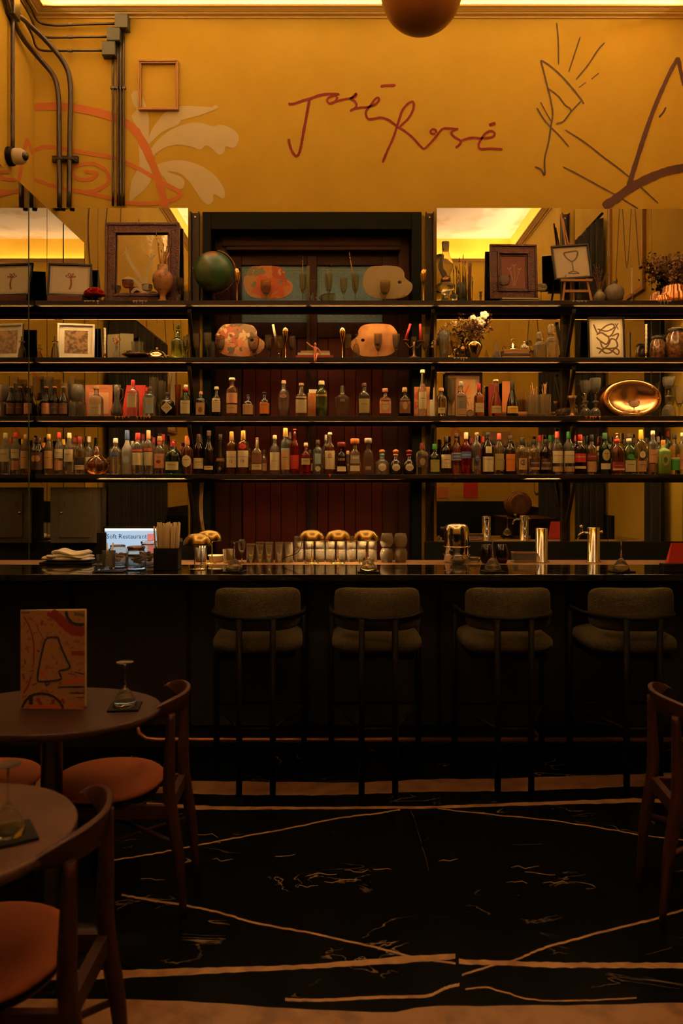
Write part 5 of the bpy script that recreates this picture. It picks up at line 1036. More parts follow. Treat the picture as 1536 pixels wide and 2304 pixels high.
for px, top, w2, lab in [(1214,747,24,'cut crystal decanter, shorter of the two on the second shelf'),(1240,730,28,'cut crystal decanter, taller of the two on the second shelf')]:
    D = 5.57; t = thing('crystal_decanter', at(1, px, D), lab, 'decanter', 'cut crystal decanters on the second shelf'); H = sz(1, top, D); R = w2*D/F/2
    Lathe([(R*.95,0,5),(R,.01,5),(R,H*.50,5),(R*.85,H*.58,4),(R*.4,H*.64,2),(R*.42,H*.70,2)], 24, flat=True).build('bottle_body', CR, t)
    Lathe([(R*.55,H*.71),(R*.66,H*.75),(R*.66,H*.92),(R*.4,H)], 8, flat=True).build('stopper', CR, t)
# loops drawing
fw_ = X(1406,5.62)-X(1323,5.62); fh = Z(711,5.62)-SZ[1]
t = thing('framed_drawing', at(1, 1364, 5.635), 'black framed drawing of looping brown ribbons on the second shelf', 'picture')
p, a, z0, z1 = frame(t, fw_, fh, .011, .02, M['frameb'], M['cream'], 'drawing', M['white2'], .018)
cx_, cz_ = 1364, 757; fx = lambda x, y: ((x-cx_)*5.6/F, fh/2-(y-cz_)*5.6/F)
S2 = [[(1336,724),(1345,745),(1352,738),(1366,727),(1380,724),(1382,732),(1365,740),(1345,735)],[(1352,742),(1372,752),(1388,728)],[(1342,748),(1355,744),(1370,756),(1364,770),(1350,762),(1342,754)],[(1350,762),(1356,778),(1372,780),(1388,776),(1386,762),(1375,758),(1368,772),(1350,788)],[(1341,778),(1352,782),(1360,790),(1372,790),(1384,780),(1392,786),(1388,794),(1374,784),(1358,780),(1346,792)],[(1376,752),(1392,746),(1386,762)],[(1385,722),(1392,736)],[(1392,722),(1380,740)]]
stroke2(p, [([fx(*q_) for q_ in s_], .011) for s_ in S2], mat('umber_ink', (.13,.07,.03), .85), 'ribbon_drawing')
rot(t, math.radians(-5))
# jars right
for px, top, w2, lab in [(1479,757,32,'clip jar of dark brown petals, smaller of the two at right'),(1521,738,44,'large jar of orange brown petals at the right end')]:
    D = 5.59; t = thing('preserving_jar', at(1, px, D), lab, 'jar', 'preserving jars on the second shelf'); H = sz(1, top, D); R = w2*D/F/2
    Lathe([(R*.92,0),(R,.01),(R,H*.70),(R*.72,H*.84),(R*.72,H*.88)], 24).build('jar_body', mat('jar_contents', (.22,.10,.045), .25, noise=(40, (.07,.03,.015), .4, .6), coat=1), t, label='jar packed with brown petals')
    Lathe([(R*.80,H*.885),(R*.84,H*.90),(R*.84,H*.97),(R*.6,H)], 24).build('lid', CL, t)
# ---- third shelf extras
t = thing('leaning_board', at(2, 222, 5.66), 'orange pink square book cover leaning behind the copper capped bottle', 'book')
Box(-.098, .098, -.004, .004, 0, sz(2,866,5.66)).build('cover', mat('salmon_board', (.55,.20,.10), .7), t); Box(-.072, .072, -.006, -.004, .03, sz(2,866,5.66)-.055).build('panel', mat('salmon_panel', (.68,.36,.20), .7), t)
v_, f_ = text2d('THE BLENDERS BOOK', 1); v_ = fit(v_, .13)
MB().add([(a[0], -.0046, sz(2,866,5.66)-.03+a[1]) for a in v_], f_).build('lettering', P('brown'), t)
rot(t, math.radians(-2))
t = thing('red_folder', at(2, 300, 5.66), 'bright red folder leaning behind the red capped gin bottle', 'folder')
MB().add([(-.09,0,0),(.07,0,0),(.085,.02,sz(2,866,5.66)),(-.055,.02,sz(2,866,5.66)),(-.09,.006,0),(.07,.006,0),(.085,.026,sz(2,866,5.66)),(-.055,.026,sz(2,866,5.66))], [(0,1,2,3),(7,6,5,4),(0,4,5,1),(1,5,6,2),(2,6,7,3),(3,7,4,0)]).build('cover', M['red'], t)
t = thing('glass_carafe', at(2, 263, 5.57), 'clear hourglass carafe between pink board and red folder', 'carafe'); H = sz(2, 866, 5.57); R = .045
Lathe([(R*.7,0),(R*.95,.01),(R,H*.20),(R*.75,H*.36),(R*.38,H*.5),(R*.42,H*.7),(R*.62,H),(R*.58,H),(R*.38,H*.7),(R*.34,H*.5),(R*.7,H*.35),(R*.93,H*.2),(R*.6,.012)], 24).build('carafe_body', CL, t)
MB().tube([(R*.5,0,H*.9),(R*.95,0,H*.85),(R*.9,0,H*.6),(R*.45,0,H*.5)], .0035, 6).build('handle', CL, t)
t = thing('amber_vase', at(2, 400, 5.60), 'slim tapering amber glass vase behind the diamond label bottle', 'vase')
Lathe([(.026,0),(.028,.01),(.018,.12),(.022,sz(2,866,5.6)),(.019,sz(2,866,5.6)),(.015,.12),(.02,.012)], 12, flat=True).build('vase_body', G['amber'], t)
t = thing('orange_carton', at(2, 703, 5.63), 'orange patterned carton behind the golden bottle', 'box')
Box(-.034, .03, -.02, .03, 0, sz(2,885,5.63)).build('carton', patches('carton_print', [(.6,.22,.07),(.55,.28,.12),(.62,.18,.05)], 30), t); Box(-.026, .03, -.015, .025, sz(2,885,5.63), sz(2,877,5.63)).build('flap', M['cream'], t)
t = thing('map_box', at(2, 952, 5.655), 'orange map patterned box behind the tallest clear bottle', 'box')
Box(-.066, .045, -.022, .022, 0, sz(2,871,5.65)).build('carton', patches('map_print', [(.60,.26,.08),(.55,.30,.12),(.50,.08,.04),(.62,.34,.14),(.58,.24,.08)], 16), t); Box(.0455, .078, -.022, .022, 0, sz(2,872,5.65)).build('side_panel', M['cream'], t)
fw_ = X(1084,5.69)-X(1000,5.69); fh = sz(2, 838, 5.69)
t = thing('framed_art', at(2, 1042, 5.695), 'dark framed orange abstract picture behind the silver capped bottle', 'picture')
p, a, z0, z1 = frame(t, fw_, fh, .020, .02, M['frameb'], mat('orange_wash', (.62,.25,.08), .8, noise=(8, (.62,.40,.2), .4, .6)), 'artwork', M['tanbook'], .03)
stroke2(p, [([(-.04,.08),(0,.16),(.04,.24)], .012), ([(.04,.09),(.0,.18),(-.04,.2),(-.03,.26)], .010), ([(-.05,.13),(.05,.15)], .009)], mat('faded_red', (.60,.12,.04), .8))
t = thing('paperweight', at(2, 1057, 5.545), 'small round ornate paperweight between clear and amber bottles', 'ornament')
MB().ball((0,0,.024), .024, 14, 8, (1,.5,1)).build('glass_body', SM, t, label='round cut glass')
t = thing('dark_red_folder', at(2, 1108, 5.67), 'dark maroon card standing behind the cone shaped cognac bottles', 'folder'); Box(-.03, .03, 0, .006, 0, sz(2,865,5.67)).build('card', P('dred'), t)
t = thing('orange_scroll_card', at(2, 1140, 5.67), 'orange textured card standing behind the black cognac bottle', 'card'); Box(-.034, .034, 0, .006, 0, sz(2,858,5.67)).build('card', M['orange'], t)
t = thing('paper_roll', at(2, 1150, 5.625)+Vector((0,0,.045)), 'pink rolled paper lying behind the cone shaped bottles', 'paper roll')
MB().tube([(-.08,0,0),(.115,0,0)], .021, 16).build('roll', mat('pink_paper', (.62,.28,.16), .8), t); t.location.z = SZ[2]+.0215
for px, top, w2, lab in [(1199,889,26,'square cut glass tumbler holding reed sticks, left one'),(1224,888,26,'square cut glass tumbler holding reed sticks, right one')]:
    D = 5.57; t = thing('cut_glass_box', at(2, px, D), lab, 'jar', 'square cut glass jars with reed sticks'); H = sz(2, top, D); R = w2*D/F/2
    Lathe([(R*.95,0,6),(R,.01,6),(R,H,6),(R-.004,H,6),(R-.004,.02,6),(.003,.02,6)], 24, flat=True).build('jar_body', CR, t)
    s = thing('reed_sticks', t.location+Vector((0,0,.0215)), lab.replace('square cut glass tumbler holding reed sticks','bunch of thin reed sticks in the cut glass jar'), 'sticks'); mb = MB()
    for i_ in range(9): mb.tube([(random.uniform(-.015,.015),random.uniform(-.01,.01),0),(random.uniform(-.03,.03),random.uniform(-.02,.02),random.uniform(.17,.23))], .0014, 5)
    mb.build('reeds', M['goldw'], s)['kind'] = 'stuff'
t = thing('trumpet_candleholder', at(2, 1286, 5.555), 'bronze trumpet shaped candle holder on a flat dish', 'candlestick')
Lathe([(.060,0),(.060,.004),(.018,.010),(.012,.03),(.014,.09),(.022,.12),(.034,sz(2,891,5.555)),(.030,sz(2,891,5.555)),(.016,.11),(.008,.04)], 24).build('holder', M['bronze'], t)
# oval tray
D = 5.65; rx_, rz_ = (X(1488,D)-X(1357,D))/2, (Z(852,D)-SZ[2])/2
t = thing('oval_tray', at(2, 1422.5, 5.655), 'large oval hammered copper tray with riveted rim', 'tray')
mb = MB(); n_ = 64; rings = [(1,0),(1,-.004),(.985,-.008),(.80,-.006),(.775,.006),(.0,.006)]
vs = [(rx_*k_*math.cos(2*math.pi*i_/n_), y_, rz_+rz_*(k_ if k_ > .9 or k_ == 0 else k_*.92)*math.sin(2*math.pi*i_/n_)) for k_, y_ in rings for i_ in range(n_)]
mb.add(vs, [(j_*n_+i_, j_*n_+(i_+1) % n_, (j_+1)*n_+(i_+1) % n_, (j_+1)*n_+i_) for j_ in range(len(rings)-1) for i_ in range(n_)], True).build('tray_body', M['copperp'], t)
for i_ in range(18):
    a_ = 2*math.pi*i_/18; MB().ball((rx_*.9*math.cos(a_), -.009, rz_+rz_*.88*math.sin(a_)), .005, 8, 6, (1,.6,1)).build('rivet', M['copperp'], t)
t.rotation_euler = (math.radians(-3), 0, 0)
t = thing('brass_basket', at(2, 1422, 5.545), 'low brass wire basket in front of the oval tray', 'basket')
for z_, s_ in ((.004,.85),(.016,.95),(.028,1)): MB().tube([(math.cos(a_)*.075*s_, math.sin(a_)*.026*s_, z_) for a_ in [i_*math.pi/12 for i_ in range(24)]], .002, 5, closed=True).build('wire_ring', M['brass'], t)
for i_ in range(16):
    a_ = i_*math.pi/8; MB().tube([(math.cos(a_)*.064, math.sin(a_)*.022, .003),(math.cos(a_)*.075, math.sin(a_)*.026, .028)], .0014, 4).build('wire_rib', M['brass'], t)
for o in list(bpy.data.objects):
    if o.name.startswith('coupe_glass') and 'in front of the copper tray' in o.get('label', ''): o.location.y = 5.59; o.location.x = X(1426, 5.59)

# ------------------------------------------------------------ conduits, camera, empty frame on the upper wall
tag_g = 'dark conduits at the upper left'
for k_, (px, py, hx, hy) in enumerate([(275,52,15,16),(257,80,15,15),(246,112,15,16)]):
    D = 5.71; c_ = W(px, py, D); s_ = hx*D/F
    t = thing('junction_box', c_, ['uppermost square grey junction box on the wall','middle square grey junction box on the wall','lowest square grey junction box on the wall'][k_], 'junction box', 'junction boxes on the upper wall')
    Box(-s_, s_, -.03+.004*k_, .038, -s_*1.05, s_*1.05).build('housing', M['boxg'], t, bevel=.004); Box(-s_*.92, s_*.92, -.034+.004*k_, -.030+.004*k_, -s_*.97, s_*.97).build('cover_plate', M['boxg'], t)
def conduit(pts, r, label, name='conduit_pipe', clip=None):
    P_ = [Vector((max(p[0], XL+.03), p[1], p[2])) for p in pts]; base = P_[0].copy(); t = thing(name, base, label, 'pipe', tag_g)
    MB().tube([p-base for p in smooth(P_, 5)], r, 10).build('pipe', M['pipe'], t)
    for c_ in (clip or []): c_ = Vector(c_)-base; MB().box(c_.x-r*1.9, c_.x+r*1.9, c_.y-r-.004, c_.y+r+.002, c_.z-.008, c_.z+.008).build('clip', M['pipe'], t)
for k_, (px, y0) in enumerate([(254,128),(265,98),(271,96),(278,70)]):
    D = 5.725; conduit([W(px,y0,D), W(px,300,D), W(px,463,D)], .0085, ['first thin vertical conduit below the junction boxes from the left','second thin vertical conduit below the junction boxes from the left','third thin vertical conduit below the junction boxes from the left','rightmost thin vertical conduit below the junction boxes'][k_], clip=[W(px,198,5.727)])
for k_, (x0, y0, x1, y1, sx, sy) in enumerate([(259,53,120,57,78,40),(240,83,105,84,70,62),(230,114,100,114,60,95)]):
    D = 5.715; conduit([W(x0,y0,D), W((x0+x1)/2,(y0+y1)/2,D), W(x1,y1,D), W(sx+8,sy+8,5.70), Vector((XL+.03, 5.60, Z(sy,5.6)+.08)), Vector((XL+.03, 5.2, Z(sy,5.6)+.10)), Vector((XL+.03, 3.5, Z(sy,5.6)+.12))], .0085, ['highest horizontal conduit running left from the top junction box','middle horizontal conduit running left','lowest horizontal conduit running left'][k_], clip=[W(158,(y0+y1)/2,D)])
conduit([Vector((XL+.05,3.0,4.98)), Vector((XL+.05,4.8,4.96)), W(8,22,5.25), W(40,82,5.45), W(85,128,5.62), W(120,170,5.69), W(131,215,5.70), W(133,300,5.70), W(134,466,5.70)], .018, 'thick dark conduit bending down in the corner, left one of two', clip=[W(133,358,5.70)])
conduit([Vector((XL+.11,3.0,4.99)), Vector((XL+.11,4.8,4.97)), W(22,10,5.25), W(55,45,5.45), W(100,88,5.60), W(143,140,5.68), W(158,190,5.70), W(157,300,5.70), W(155,466,5.70)], .018, 'thick dark conduit bending down in the corner, right one of two', clip=[W(156,358,5.70)])
t = thing('pipe_bracket', W(147,358,5.73), 'black flat bracket holding the two thick conduits', 'bracket'); Box(-.095, .095, -.008, .015, -.022, .022).build('plate', M['steel'], t)
for s_ in (-1, 1): MB().ball((s_*.083, -.010, 0), .006, 8, 6).build('screw', M['brass'], t)
conduit([Vector((XL+.02,5.30,4.72)), Vector((XL+.02,5.30,4.2)), Vector((XL+.02,5.30,3.82))], .014, 'vertical dark pipe on the left wall leading down to the camera')
t = thing('dome_camera', (XL+.002, 5.30, 3.755), 'white dome security camera on the left wall', 'camera')
Mx = Matrix.Rotation(math.pi/2, 4, 'Y')
MB().lathe([(.062,0),(.062,.03),(.05,.035)], 24, M_=Mx).build('mount_ring', M['blackm'], t); MB().lathe([(.05,.035),(.054,.05),(.052,.09),(.040,.112),(.03,.118)], 24, M_=Mx).build('housing', M['white'], t)
MB().ball((.112,-.012,-.004), .030, 14, 8).build('lens_dome', M['black'], t)
t = thing('junction_block', (XL+.003, 5.30, 4.76), 'dark rectangular junction block at the top of the left wall pipe', 'junction box'); Box(0, .06, -.05, .05, -.06, .09).build('housing', M['pipe'], t, bevel=.004)
D = 5.738; a0, a1 = W(312,249,D), W(402,137,D)
t = thing('empty_frame', ((a0.x+a1.x)/2, D, a0.z), 'empty golden brown wooden picture frame hung high on the wall', 'frame'); w_, h_ = a1.x-a0.x, a1.z-a0.z
for i0, i1, d0 in ((0, .011, .018), (.011, .022, .012)):
    MB().box(-w_/2+i0, w_/2-i0, -d0, .011, i0, i1).box(-w_/2+i0, w_/2-i0, -d0, .011, h_-i1, h_-i0).box(-w_/2+i0, -w_/2+i1, -d0, .011, i1, h_-i1).box(w_/2-i1, w_/2-i0, -d0, .011, i1, h_-i1).build('frame_moulding', M['goldw'], t, bevel=.002)
# electrical cabinet in the left corner
D = 5.62; a0, a1 = W(113,1222,D), W(217,1079,D)
t = thing('electrical_cabinet', ((a0.x+a1.x)/2+.0, D, a0.z), 'grey metal electrical cabinet in the left corner under the lowest shelf', 'cabinet'); hw = (a1.x-a0.x)/2; hh = SZ[3]-TH-.065-a0.z
Box(-hw, hw, 0, .112, 0, hh).build('cabinet_body', M['grey'], t, bevel=.003); dr = Box(-hw*.62, hw*.78, -.010, -.0005, .04, hh-.04).build('door', M['grey'], t, bevel=.003)
MB().lathe([(.012,0),(.014,.004),(.004,.010)], 12, M_=Matrix.Translation((-hw*.5,-.011,.22)) @ Matrix.Rotation(math.pi/2,4,'X')).build('latch', M['brass'], dr)
MB().box(-hw*.42,-hw*.30,-.0125,-.0105,.26,.30).build('nameplate', P('dark'), dr)
# ------------------------------------------------------------ curtains and pictures on the other walls (seen in the mirrors)
def curtain(x, y0, y1, z1, inn, label):
    t = thing('velvet_curtain', (x, (y0+y1)/2, 0), label, 'curtain'); n_ = int((y1-y0)*46); vs = []
    for i_ in range(n_+1):
        y = (y1-y0)*(i_/n_-.5); d = .07+.035*math.sin(i_*1.05)+.012*math.sin(i_*.37)
        vs += [(inn*d, y, .01), (inn*d, y, z1)]
    MB().add(vs, [(2*i_, 2*i_+2, 2*i_+3, 2*i_+1) for i_ in range(n_)], True).build('curtain_cloth', M['curtain'], t)
    MB().tube([(inn*.07, -(y1-y0)/2-.06, z1+.02), (inn*.07, (y1-y0)/2+.06, z1+.02)], .014, 8).build('curtain_rod', M['steel'], t)
curtain(XL, 1.75, 4.08, 3.25, 1, 'wide dark velvet curtain on the left wall seen in the mirror'); curtain(XR, 3.05, 3.80, 4.15, -1, 'tall narrow dark curtain on the right wall seen in the mirror')
curtain(XR, 1.5, 2.95, 3.0, -1, 'lower dark curtain on the right wall seen in the mirror'); curtain(XR, 4.98, 5.30, 2.9, -1, 'short dark curtain on the right wall next to the bar shelves')
def wallframe(base, rz, w, h, m, art, label, strokes=()):
    t = thing('wall_picture', base, label, 'picture', rz=rz); p_ = frame(t, w, h, .035, .03, m, art, 'artwork')
    if strokes: stroke2(p_[0], strokes, M['ink'], 'drawn_lines')
wallframe((XR-.002, 4.35, 3.2), math.radians(-90), .85, 1.15, M['goldw'], MATS['ochre_plaster'], 'large framed line drawing high on the right wall', [([(-.3,.2),(-.15,.9),(0,.3),(.15,1.0),(.3,.2)], .02)])
wallframe((XL+.002, 1.2, 2.2), math.radians(90), .7, 1.0, M['goldw'], MATS['cream_paper'], 'framed botanical picture on the left wall seen in the mirror', [([(-.2,.2),(0,.5),(-.1,.8)], .03), ([(.2,.2),(.0,.5),(.15,.85)], .03)])
for px, py, w_, h_, m_, lab in [(1058,1100,.22,.27,'red','red square poster on the opposite wall'),(995,1108,.16,.17,'orange','small orange sign on the opposite wall'),(1120,1000,.5,.4,'tanbook','tan picture on the opposite wall')]:
    t = thing('poster', (X(px,12.1), YF+.002, Z(py,12.1)-h_/2), lab, 'poster', rz=math.pi); Box(-w_/2, w_/2, -.012, -.001, 0, h_).build('print', M[m_], t)
# side cabinet with the small barrel behind the camera's right
t = thing('side_cabinet', (2.20, 2.1, 0), 'dark side cabinet against the right wall seen in the mirror', 'cabinet'); MB().box(-.25,.25,-.5,.5,.08,1.10).build('cabinet_body', M['walnut'], t); MB().box(-.27,.27,-.52,.52,1.10,1.13).build('top', M['walnut'], t); MB().box(-.22,.22,-.47,.47,0,.08).build('plinth', M['black'], t)
t = thing('wooden_barrel', (2.12, 2.1, 1.1305+.155), 'small wooden spirit barrel on the side cabinet, seen in the mirror', 'barrel')
Mx = Matrix.Rotation(math.pi/2, 4, 'X')
MB().lathe([(.115,-.16),(.13,-.15),(.148,-.05),(.148,.05),(.13,.15),(.115,.16)], 26, M_=Mx).build('staves', mat('barrel_oak', (.32,.15,.06), .5, noise=(14, (.2,.09,.035), .4, .6)), t)
for z_ in (-.135,-.06,.06,.135): MB().lathe([(.137 if abs(z_) > .1 else .149,z_-.012),(.139 if abs(z_) > .1 else .151,z_),(.137 if abs(z_) > .1 else .149,z_+.012)], 26, M_=Mx).build('hoop', M['bronze'], t)
MB().box(-.10,.10,-.12,.12,-.155,-.13).build('cradle', M['walnut'], t)

# pendant globe lamp
D = 4.0; r_ = 92*D/F
t = thing('globe_pendant', (X(948,D), D, Z(-21,D)), 'large unlit opal globe pendant hanging at the top edge', 'lamp')
MB().ball((0,0,0), r_, 48, 28).build('glass_globe', M['globe_lamp'], t); Lathe([(.05,r_-.01),(.05,r_+.03),(.02,r_+.05)], 20).build('canopy', M['brass'], t); MB().tube([(0,0,r_+.04),(0,0,ZC-t.location.z)], .006, 8).build('suspension_rod', M['brass'], t)

# ------------------------------------------------------------ bar counter
BT = 1.04; BF, BM, BK = 4.15, 4.66, 4.95
t = thing('bar_counter', (0, BF, 0), 'long black bar counter with patinated metal front panels', 'bar counter')
Box(LMX-.09, XR-.005, 0, BM-BF, BT-.035, BT).build('countertop', M['bartop'], t, bevel=.003, label='glossy black stone top')
Box(LMX-.09, XR-.005, BM-BF+.002, BK-BF, BT-.03, BT-.001).build('service_ledge', M['ledge'], t, label='oiled wood back ledge')
xs_ = [-2.26,-1.55,-.88,-.20,.56,1.30,2.0,2.61]
for k_, (a, b) in enumerate(zip(xs_, xs_[1:])): Box(a+.004, b-.004, .33, .36, .13, BT-.036).build('front_panel', M['barfront'] if 2 <= k_ <= 3 else mat('bar_front_brown', (.010,.0045,.003), .5, noise=(2, (.006,.003,.002), .4, .6)), t, bevel=.004)
for a in xs_[1:-1]: Box(a-.012, a+.012, .32, .345, .13, BT-.036).build('front_batten', M['blackm'], t)
Box(-2.26, 2.61, .361, .75, 0, BT-.036).build('carcass', M['blackm'], t); Box(-2.26, 2.61, .35, .36, 0, .129).build('plinth', M['blackm'], t)
fr_ = [Vector((x, y, z)) for x, y, z in [(X(303,4.28),.335,.25),(X(303,4.28),.20,.245),(X(303,4.28)+.004,.15,.22),(X(303,4.28)+.02,.14,.15),(X(303,4.28)+.06,.14,.118),(X(303,4.28)+.12,.14,.112),(2.60,.14,.112)]]
MB().tube(fr_, .014, 10).build('foot_rail', M['foot'], t)
for x in (-.9, 0.1, 1.1, 2.1): MB().tube([(x,.14,.112),(x,.345,.112)], .009, 8).build('rail_bracket', M['foot'], t)
def on_bar(px, D): return Vector((X(px,D), D, BT+.0005 if D < BM else BT-.0005))
# brass dome lamps
def domelamp(px, D, label, two=False, light=True):
    t = thing('brass_table_lamp', on_bar(px, D), label, 'lamp', 'brass dome lamps on the bar'); h = .205; w = .078
    pr = [(w,.138),(w*1.04,.140),(w*1.03,.150),(w*.98,.165),(w*.85,.183),(w*.6,.197),(w*.2,.2045),(.001,.205)]
    pr = pr+[(.001,.201),(w*.58,.193),(w*.82,.180),(w*.94,.164),(w*.98,.150),(w*.985,.140),(w,.138)]
    MB().lathe(pr, 36, sy=.8, cap=False).build('dome_shade', M['brass'], t)
    Lathe([(.045,0),(.045,.004),(.012,.008)], 24).build('base', M['brass'], t)
    for sx in ((-.018,.018) if two else (0,)): MB().tube([(sx,0,.006),(sx,0,.19)], .0038, 8).build('stem', M['brass'], t)
    if light:
        l = bpy.data.lights.new('lamp_bulb', 'POINT'); l.energy = LAMPW; l.color = (1,.6,.25); l.shadow_soft_size = .018
        lo = bpy.data.objects.new('lamp_bulb', l); COL.objects.link(lo); lo.parent = t; lo.location = (0,0.02,.165)
    return t
for k_, px in enumerate((701, 760, 823)): domelamp(px, 4.74, ['left of the three small brass dome lamps in front of the stacked glasses','middle one of the three small brass dome lamps on the bar','right one of the three small brass dome lamps, above an upturned cocktail glass'][k_])
domelamp(445, 4.38, 'brass dome lamp nearest the black straw box', True, False); domelamp(470, 4.72, 'brass dome lamp half hidden behind the one by the straw box', True)
# upturned cocktail glasses on coasters
for k_, (px, top, w_) in enumerate([(527,1218,40),(828,1216,40),(1108,1213,40),(1397,1215,38)]):
    D = 4.27; b_ = on_bar(px, D); wh = ['leftmost, near the brass lamps','under the right brass lamp','in front of the dark stemless glasses','near the red sign at the right end'][k_]
    t = thing('leather_coaster', b_, 'black square coaster under the upturned cocktail glass '+wh, 'coaster', rz=.15*(k_-1)); Box(-.058,.058,-.05,.05,0,.006).build('coaster_pad', M['coaster'], t, bevel=.001)
    H = Z(top, D)-BT-.007
    glassy('martini', b_+Vector((0,0,.0068)), H, w_*D/F/2, CL, 'upturned clear cocktail glass on the bar, '+wh, flip=True, group='upturned cocktail glasses on the bar')
# glasses on the service ledge
for k_ in range(5): glassy('highball', on_bar(564+k_*20.5+(3 if k_ > 2 else 0), 4.80), .125 if k_ else .115, .0270, CR, ['leftmost and shortest fluted highball in the row of five','second fluted highball from the left in the row of five','middle fluted highball in the row of five','fourth fluted highball from the left in the row of five','rightmost fluted highball in the row of five'][k_], flip=True, group='row of fluted highball glasses')
xs_ = [672,696,720,743,767,790,813,837]
o_ = ['first','second','third','fourth','fifth','sixth','seventh','eighth']
for lv in (0, 1):
    for k_, px in enumerate(xs_):
        glassy('highball', on_bar(px, 4.84)+Vector((0,0,.0795*lv)), .079, .0295, CR, f'{o_[k_]} fluted rocks glass from the left in the {"upper" if lv else "lower"} tier behind the brass lamps', flip=True, name='rocks_glass', group='two tiers of fluted rocks glasses')
for k_, px in enumerate((870, 901)):
    for lv in (0, 1): glassy('balloon', on_bar(px, 4.80)+Vector((0,0,.0905*lv)), .09, .043, CR, f'{"left" if k_ == 0 else "right"} stemless wine glass {"standing on top" if lv else "upturned below"} at the end of the stacked glasses', flip=not lv, group='stemless glasses stacked in pairs')
glassy('tumbler', on_bar(513, 4.76), .085, .033, CR, 'cut tumbler left behind the leftmost upturned cocktail glass')
glassy('wine', on_bar(544, 4.76), .145, .024, CL, 'small stemmed sherry glass right of the leftmost cocktail glass')
t = thing('ceramic_bowl', on_bar(486, 4.84), 'small cream ceramic bowl beside the brass lamps', 'bowl'); Lathe([(.03,0),(.04,.004),(.045,.034),(.05,.036),(.05,.042),(.044,.042),(.038,.01),(.01,.008)], 28).build('bowl_body', M['cream'], t)
t = thing('tool_jar', on_bar(452, 4.83), 'glass of pale sticks and orange garnish behind the brass lamps', 'jar'); Lathe([(.03,0),(.034,.004),(.036,.09),(.034,.09),(.03,.008)], 20).build('jar_body', CL, t)
mb = MB()
for i_ in range(9): mb.tube([(random.uniform(-.01,.01),random.uniform(-.01,.01),.01),(random.uniform(-.01,.045),random.uniform(-.02,.02),random.uniform(.12,.16))], .004, 6)
mb.build('sticks', M['cream'], t)['kind'] = 'stuff'
# towels, jars, straw box, screen
t = thing('folded_towel', on_bar(158, 4.75)+Vector((0,0,.015)), 'rumpled stack of white bar towels at the left', 'towel')
for k_ in range(3):
    mb = MB().cushion(.30-.035*k_, .15, .030, .5, c=(.012*k_-.01,0,.015+.016*k_), n=40, m=14)
    mb.v = [(x+.006*math.sin(y*60+k_), y+.008*math.sin(x*40+k_*2), z+(.007*math.sin(x*34+k_*1.7)+.005*math.sin(y*50+x*21))*(z/.05)) for x, y, z in mb.v]
    mb.build('towel_fold', M['towel'], t)
t = thing('black_tray', on_bar(158, 4.75), 'flat black tray under the white towels', 'tray'); Box(-.16,.16,-.085,.085,0,.012).build('tray_body', M['blackm'], t, bevel=.003)
def jar(px, D, r, h, m, label, lid=None, content=None, kind='jar'):
    t = thing('storage_jar', on_bar(px, D), label, kind)
    Lathe([(r*.92,0),(r,.006),(r,h*.78),(r*.8,h*.88),(r*.8,h),(r*.76,h),(r*.76,h*.88),(r*.95,h*.77),(r*.95,.01),(.004,.01)], 24).build('jar_body', m, t)
    if lid: Lathe([(r*.86,h*1.005),(r*.88,h*1.02),(r*.88,h*1.10),(r*.7,h*1.13)], 24).build('lid', lid, t)
    if content:
        for i_ in range(14):
            a_ = random.random()*6.28; rr = random.random()*r*.6
            MB().ball((math.cos(a_)*rr, math.sin(a_)*rr, random.uniform(.025, h*.6)), random.uniform(.009,.016), 8, 6, (1,1,.5)).build('dried_slice', content, t)
    return t
jar(265, 4.55, .055, .125, CL, 'wide glass jar of dried citrus slices beside the screen', None, M['goldw'])
jar(306, 4.42, .058, .115, CL, 'low glass jar with dark dried fruit before the screen', M['bronze'], M['dstick'])
jar(335, 4.60, .055, .13, CL, 'glass clip jar left of the black straw box', CL, M['goldw'])
t = thing('utensil_glass', on_bar(245, 4.40), 'ribbed glass holding tasting spoons at the left end of the bar', 'glass'); Lathe([(.030,0),(.034,.004),(.038,.105),(.036,.105),(.030,.012),(.002,.012)], 20, flute=.02).build('glass_body', CL, t)
for i_ in range(5): MB().tube([(random.uniform(-.01,.01),0,.014),(random.uniform(-.03,.03),random.uniform(-.015,.015),.15)], .0022, 6).build('spoon', M['chrome'], t)
glassy('tumbler', on_bar(226, 4.40), .085, .022, CL, 'small clear tumbler at the far left of the jars')
t = thing('leather_coaster', on_bar(248, 4.27), 'black coaster lying before the spoons glass at the left', 'coaster'); Box(-.075,.075,-.04,.04,0,.005).build('coaster_pad', M['coaster'], t)
t = thing('straw_box', on_bar(377, 4.40), 'square matt black box on the bar holding wrapped straws', 'box'); hw = 27*4.4/F
c = MB().box(-hw,hw,-.05,-.046,0,.122).box(-hw,hw,.046,.05,0,.122).box(-hw,-hw+.004,-.046,.046,0,.122).box(hw-.004,hw,-.046,.046,0,.122).box(-hw,hw,-.046,.046,0,.004); c.build('box_body', M['blackm'], t)
t2 = thing('paper_straws', on_bar(377, 4.40)+Vector((0,0,.0055)), 'bundle of cream paper wrapped straws standing in the black box', 'straws'); t2['group'] = 'straws'
for i_ in range(70):
    x0, y0 = random.uniform(-.056,.056), random.uniform(-.035,.035); hh = random.uniform(.225,.262)
    MB().tube([(x0,y0,.001),(x0*1.25,y0,hh)], .0052, 5).build('straw', mat('straw_paper', (.58,.46,.27), .85), t2)
D = 4.84; a0, a1 = W(236,1240,D), W(357,1189,D)
t = thing('cash_register_screen', ((a0.x+a1.x)/2, D, BT-.0005), 'lit blue point of sale screen behind the jars', 'screen'); sw = (a1.x-a0.x)/2; z0, z1 = a0.z-BT-.03, a1.z-BT
